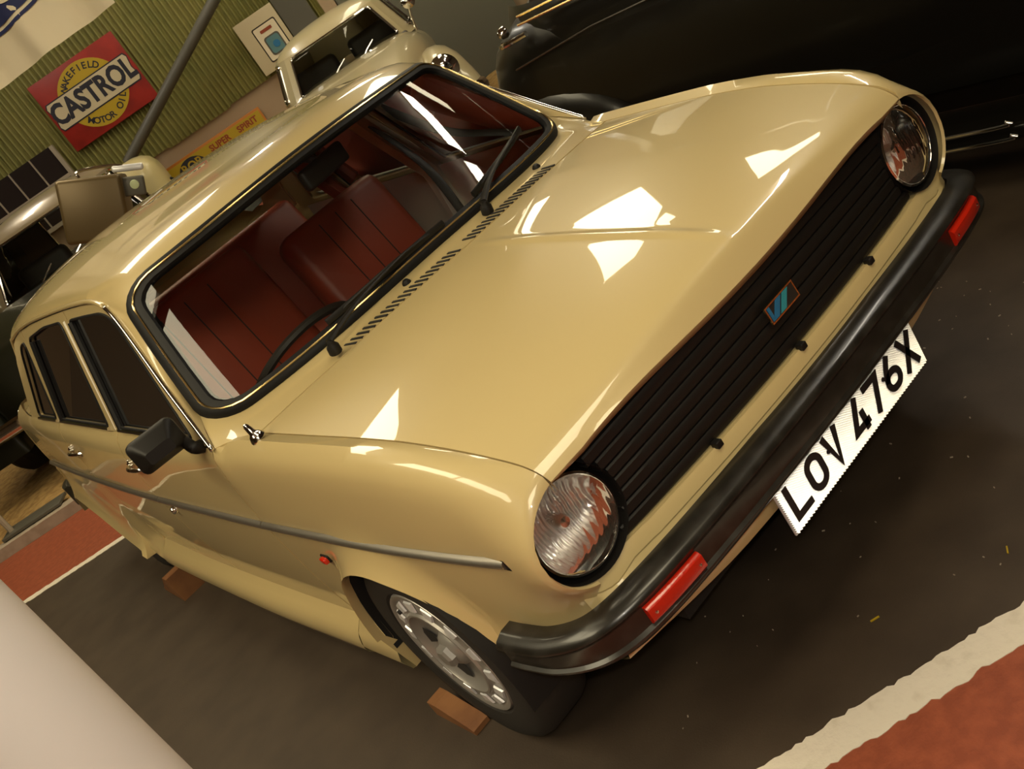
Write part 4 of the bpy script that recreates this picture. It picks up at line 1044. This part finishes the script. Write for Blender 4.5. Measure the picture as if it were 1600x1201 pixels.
T, X, S, Sn = saloon('vintage_car', 'large black vintage saloon parked beside the beige hatchback with bright strips', (2.34, .15, 0), 0.0, M['blackpaint'], M['blackpaint'], W=1.72, L=4.5, H=1.66, waist=1.06, ws_y=-.55, back_y=1.75, hood=1.0, trimm=M['blackpaint'])
# flank of the black car towards the beige one: door panel, belt line, handle, running board
P = []
for y in np.linspace(-.9, 1.95, 24):
    k = max(0, (y-1.3)/.65)
    P.append([[1.56+.22*k*k+d, y, z] for z, d in ((.30, .06), (.45, .01), (.70, -.005), (.92, .0), (1.04, .03), (1.09, .07))])
grid('side_panel', P, M['blackpaint'], T, False, angle=60)
v, f = boxm((1.53, .2, .205), (.20, 1.5, .05), None, .015); rb = obj('running_board', v, f, M['blackpaint'], T, True, 40)
for z in (.232, .188): tube('running_board_strip', catmull([(1.42, -.30, z+.016), (1.425, -.26, z), (1.425, .3, z), (1.425, .95, z)], 4), .006, M['chrome'], rb, 8)
for z, x in ((1.075, 1.585), (1.045, 1.568)): tube('belt_strip', [(x, 1.60, z), (x, 1.2, z+.004), (x, .6, z+.006)], .005, M['gold'], T, 6)
tube('belt_line', [(1.555, 1.75, .88), (1.55, 1.2, .93), (1.55, .2, .96)], .004, M['brownpaint'], T, 6)
tube('door_handle', catmull([(1.55, 1.73, 1.0), (1.515, 1.70, 1.0), (1.505, 1.62, 1.005), (1.52, 1.52, 1.01)], 4), .012, M['chrome'], T, 8)
lathe('handle_boss', [(.026, 0), (.024, .02), (.012, .035), (0, .037)], (1.56, 1.69, 1.045), (-1, 0, 0), M['chrome'], T, 14)

# ================================================================== signs and wall things
def board(name, label, cat, u0, u1, z0, z1, v, m, thick=.02):
    t = empty(name, label, cat, B((u0+u1)/2, v, z0)); b = box('panel', B((u0+u1)/2, v, (z0+z1)/2), (u1-u0, thick, z1-z0), m, t, (BU, BV, (0, 0, 1)), .004); return t
def flat(name, loop, u0, z0, v, m, t, th=.003, holes=()):
    v_, f = slab2d([loop]+list(holes), lambda p, h: B(u0+p[0], v-h, z0+p[1]), th); return obj(name, v_, f, m, t, False)
def wtext(name, body, size, m, t, u, z, v, rot=0.0, bold=0.0, sx=1.0, extrude=.001):
    c, s = math.cos(rot), math.sin(rot); return text(name, body, size, m, t, basis(B(u, v, z), BU*c+np.array([0, 0, s]), -BU*s+np.array([0, 0, c]), -BV), extrude, bold, 'CENTER', sx)
VS = VW-.03
sg = board('oil_sign', 'square red and yellow motor oil sign on the green corrugated wall', 'sign', -3.01, -2.01, 1.67, 2.40, VS, M['signred'])
cu, cz = -2.51, 2.035; circle = [(.345*math.cos(t), .325*math.sin(t)) for t in np.linspace(0, 2*math.pi, 48, endpoint=False)]
flat('disc', circle, cu, cz, VS-.010, M['signyellow'], sg)
ban = [(-.455, -.135), (-.475, -.10), (-.455, 0), (-.475, .10), (-.455, .135), (.455, .135), (.475, .10), (.455, 0), (.475, -.10), (.455, -.135)]
flat('band_edge', [(x*1.02, z*1.09) for x, z in ban], cu, cz, VS-.013, M['signink'], sg); flat('band', ban, cu, cz, VS-.016, M['signcream'], sg)
wtext('lettering', 'CASTROL', .275, M['signink'], sg, cu, cz, VS-.020, 0, .010, .80)
def arctext(body, rad, a0, a1, size, top=True):
    n = len(body)
    for i, ch in enumerate(body):
        if ch == ' ': continue
        a = R(a0+(a1-a0)*i/(n-1)); wtext('arc_letter', ch, size, M['signink'], sg, cu+rad*math.cos(a), cz+rad*.94*math.sin(a), VS-.0135, a-math.pi/2 if top else a+math.pi/2, .002)
arctext('WAKEFIELD', .275, 143, 48, .090); arctext('MOTOR OIL', .285, 228, 322, .090, False)
sg2 = board('fuel_sign', 'long yellow enamel fuel sign low on the pale wall plinth', 'sign', -2.46, -1.27, .60, 1.06, VW-.0, M['signorange'], .03)
flat('face', [(-.575, -.205), (.575, -.205), (.575, .205), (-.575, .205)], -1.865, .83, VW-.016, M['signyellow'], sg2)
wtext('lettering', 'SUPER', .088, M['signletter'], sg2, -1.80, .975, VW-.020, 0, .003); wtext('lettering', 'SPIRIT', .088, M['signletter'], sg2, -1.46, .975, VW-.020, 0, .003)
dc = [(.17*math.cos(t), .15*math.sin(t)) for t in np.linspace(0, 2*math.pi, 32, endpoint=False)]; flat('disc', dc, -2.17, .88, VW-.019, M['signink'], sg2)
wtext('disc_letter', 'ROP', .12, M['signyellow'], sg2, -2.17, .945, VW-.0235, 0, .003)
ps = board('picture_board', 'cream board with a framed blue and white picture on the green wall', 'board', -1.015, -.57, 1.25, 1.80, 8.95, M['signcream'], .04)
flat('picture_frame', roundrect(.27, .36, .02, 3), -.75, 1.50, 8.929, M['brownpaint'], ps); flat('picture_mount', roundrect(.245, .335, .016, 3), -.75, 1.50, 8.925, M['cloth'], ps)
flat('picture', roundrect(.17, .19, .03, 3), -.745, 1.46, 8.921, M['grey'], ps); flat('picture_patch', roundrect(.14, .16, .025, 3), -.745, 1.46, 8.917, M['bluegreen'], ps); flat('picture_spot', roundrect(.07, .07, .03, 3), -.735, 1.455, 8.913, M['badgeblue'], ps)
flat('picture_caption', roundrect(.13, .03, .005, 2), -.75, 1.615, 8.921, M['signletter'], ps)
# roof brace
br = empty('roof_brace', 'dark grey tubular steel brace slanting in front of the green wall', 'brace', B(-2.62, 8.7, 1.30))
tube('brace_tube', [B(-2.62, 8.72, 1.325), B(.62, 8.62, 2.83), B(1.35, 8.6, 3.17)], .055, M['grey'], br, 14)
box('foot_plate', B(-2.64, 8.86, 1.30), (.18, .36, .03), M['grey'], br, (BU, BV, (0, 0, 1)), .004)
# banner of white cloth with a blue oval, hung from a pole
bn = empty('cloth_banner', 'hanging white cloth banner with part of a dark blue oval at top left', 'banner', B(-2.43, 6.2, 2.3))
o0 = B(-1.4, 2.46, 0)
BS = 1.77
def cloth(uu, zz): return B(-2.436+BS*uu, 6.2+.05*math.sin(uu*17+zz*3)+.02*math.sin(uu*41+1)+.03*zz, 0)+np.array([0, 0, 1.558+BS*(.397+zz+.030*math.sin(uu*2.2+.6)+ .06*max(0, uu-.2)**2)])
P = [[cloth(uu, zz) for zz in np.linspace(0, .74, 18)] for uu in np.linspace(-1.0, .60, 90)]
grid('cloth', P, M['cloth'], bn)
def onc(p, off=-.006): return cloth(p[0], min(p[1], .74))-BV*abs(off)
oc = (.155, .425)
def ell(k, n=64): return [(oc[0]+.46*k*math.cos(t), oc[1]+.27*k*math.sin(t)) for t in np.linspace(0, 2*math.pi, n, endpoint=False)]
def conc(name, k0, k1, m, off):
    ks = np.linspace(k0, k1, 7); P = [[onc(p, off) for p in ell(k)] for k in ks]; return grid(name, P, m, bn, closev=True)
conc('oval', .002, .90, M['blue'], .008); conc('oval_rim', .95, 1.0, M['blue'], .008)
for (x, z, rx, rz) in ((.10, -.150, .055, .040), (.20, -.110, .035, .030), (-.05, -.150, .05, .035), (-.20, -.09, .05, .05)):
    P = [[onc((oc[0]+x+rx*k*math.cos(t), oc[1]+z+rz*k*math.sin(t)), .012) for t in np.linspace(0, 2*math.pi, 24, endpoint=False)] for k in (.01, .5, 1)]; grid('oval_script', P, M['cloth'], bn, closev=True)
tube('banner_pole', [B(-4.4, 6.22, 3.60), B(-1.2, 6.22, 3.62)], .02, M['grey'], bn, 8)
for u in (-4.1, -1.5): tube('banner_cord', [B(u, 6.22, 3.60), B(u, 6.22, ZC)], .004, M['grey'], bn, 5)
# tilted metal box on a post
bx_ = empty('display_box', 'tilted tan metal box with a chrome bar and pale green button behind the hatchback roof', 'box', B(-1.72, 3.42, 0))
bc_ = B(-1.67, 3.40, 1.335); tl = R(-27); e = BU*math.cos(tl)+np.array([0, 0, 1])*math.sin(tl); g = -BU*math.sin(tl)+np.array([0, 0, 1])*math.cos(tl)
g2 = g*math.cos(.12)+BV*math.sin(.12); d2 = np.cross(e, g2)
b0 = box('casing', bc_, (.33, .20, .33), M['tanmetal'], bx_, (e, -d2 if (d2 @ BV) < 0 else d2, g2), .022)
tube('post', [B(-1.72, 3.42, 0), B(-1.72, 3.42, 1.30)], .03, M['grey'], bx_, 10); lathe('post_base', [(.16, 0), (.16, .012), (.03, .02)], B(-1.72, 3.42, .002), (0, 0, 1), M['grey'], bx_, 20, up=(1, 0, 0))
top = bc_+g2*.165
tube('chrome_bar', catmull([top+e*(-.06)+g2*.0, top+e*(-.055)+g2*.035, top+e*.12+g2*.045, top+e*.20+g2*.02], 4), .009, M['chrome'], bx_, 8)
tab = bc_+e*.20+g2*.10
box('tab', tab-BV*.04, (.14, .03, .10), M['grey'], bx_, (e, BV, g2), .012); lathe('button', [(.024, 0), (.022, .008), (0, .010)], tab-BV*.055+e*.02+g2*.01, -BV, M['palegreen'], bx_, 20)
v, f = boxm(tab+g2*.09-e*.01, (.16, .03, .035), (e, BV, g2), .012); obj('top_fin', v, f, M['bright'], bx_, True, 40)
# near post at lower left
pt = empty('white_post', 'thick smooth white post standing close by at lower left', 'post', (-1.364, -.80, 0))
tube('shaft', [(-1.364, -.80, .012), (-1.364, -.80, ZC)], .095, M['post'], pt, 48)
lathe('base_flange', [(.17, 0), (.17, .012), (.10, .016)], (-1.364, -.80, .001), (0, 0, 1), M['post'], pt, 32, up=(1, 0, 0))
# small stand on the kerb
sd = empty('sign_stand', 'thin pale grey stand leg with a flat foot at the kerb, far left', 'stand', B(-3.38, 3.70, .07))
tube('leg', [B(-3.40, 3.69, .08), B(-3.40, 3.69, 1.0)], .018, M['winframe'], sd, 8)
box('foot', B(-3.24, 3.70, .085), (.42, .16, .02), M['grey'], sd, (BU, BV, (0, 0, 1)), .004)
box('sign_face', B(-3.40, 3.70, 1.12), (.30, .02, .24), M['signcream'], sd, (BU, BV, (0, 0, 1)), .004)
# straw bits on the floor
rr = random.Random(11)
for k, (x, y, a) in enumerate(((.041, -.854, .55), (-.192, -.678, 2.6))):
    v, f = boxm((x, y, .003), (.020, .003, .003), ((math.cos(a), math.sin(a), 0), (-math.sin(a), math.cos(a), 0), (0, 0, 1))); tag(obj('straw_bit', v, f, M['signyellow'], None, False), ('yellow straw bit on the dark floor by the right white line', 'smaller yellow straw bit on the dark floor below the number plate')[k], 'debris')
mb = MB()
for k in range(90):
    x, y = rr.uniform(-.9, 1.0), rr.uniform(-1.0, -.2)
    if (np.array([x, y, 0]) @ BV) < -.84: continue
    a = rr.uniform(0, 6.3); q = rr.uniform(.001, .0035); v, f = boxm((x, y, .002), (q*2, q, .002), ((math.cos(a), math.sin(a), 0), (-math.sin(a), math.cos(a), 0), (0, 0, 1))); mb.add(v, f)
o = mb.build('floor_crumbs', M['kerb'], None, False); o['kind'] = 'stuff'
# ceiling lights: a long row of opal battens and translucent roof lights
def batten(u, v, L, label):
    z = ZC-.06; c = B(u, v, z); t = empty('batten_light', label, 'light', c); ax = (BU, BV, (0, 0, 1))
    box('tray', c+np.array([0, 0, .035]), (.10, L, .045), M['winframe'], t, ax, .006); box('diffuser', c-np.array([0, 0, .014]), (.14, L-.04, .05), M['tube'], t, ax, .012)
    for s in (-1, 1): box('end_cap', c+BV*s*(L/2-.008)-np.array([0, 0, .012]), (.146, .016, .058), M['winframe'], t, ax, .004)
for k, (u, v, w_) in enumerate(((2.7, .85, 'near end'), (2.7, 2.28, 'far end'))):
    batten(u, v, 1.35, 'opal batten light over the beige car bonnet, '+w_)
batten(-1.2, 7.6, 1.35, 'added opal batten light to brighten the green corrugated wall, by the slanting brace'); batten(-3.6, 7.2, 1.35, 'added opal batten light to brighten the green wall, above the dark car')  # two unseen battens added to brighten the green wall
def roof_light(label, C4):
    """translucent sheet with corners C4 (u, v) in a thin frame"""
    C4 = [np.array(p, float) for p in C4]; cen = sum(C4)/len(C4); n = len(C4); t = empty('roof_light', label, 'roof light', B(cen[0], cen[1], ZC-.02))
    V = [B(p[0], p[1], z) for z in (ZC-.030, ZC-.014) for p in C4]; obj('diffuser', V, [list(range(n)), list(range(2*n-1, n-1, -1))]+[[i, (i+1) % n, n+(i+1) % n, n+i] for i in range(n)], M['rooflight'], t, False)
    tube('frame_rail', [B(p[0], p[1], ZC-.024) for p in C4], .02, M['winframe'], t, 6, True)
roof_light('tapering translucent roof light over the far end of the bonnet', [(.64, 3.9), (1.0, 4.05), (1.56, 5.3), (1.62, 6.2), (.85, 6.15)])
roof_light('small translucent roof light beside the tapering one', [(1.40, 4.5), (1.54, 4.5), (1.52, 4.98), (1.36, 4.9)])
roof_light('narrow translucent roof light above the black car', [(2.38, 4.15), (3.45, 3.5), (3.50, 4.0), (2.54, 5.15)])
roof_light('translucent roof light near the top of the green wall', [(-.08, 6.45), (.50, 6.95), (1.05, 8.75), (.36, 8.7)])
roof_light('large translucent roof light over the red walkway at left', [(-1.36, 5.08), (-1.35, 3.8), (-2.7, 2.5), (-3.1, 3.9)])
roof_light('long translucent roof light above the white post', [(-3.4, 1.2), (-2.3, 1.2), (-2.15, -2.9), (-3.4, -2.9)])
roof_light('translucent roof light over the nose of the beige car', [(.4, -2.2), (1.5, -2.2), (1.5, -1.1), (.4, -1.1)])
roof_light('wide translucent roof light in the ceiling behind the camera', [(-.6, -5.6), (1.6, -5.6), (1.6, -3.9), (-.6, -3.9)])
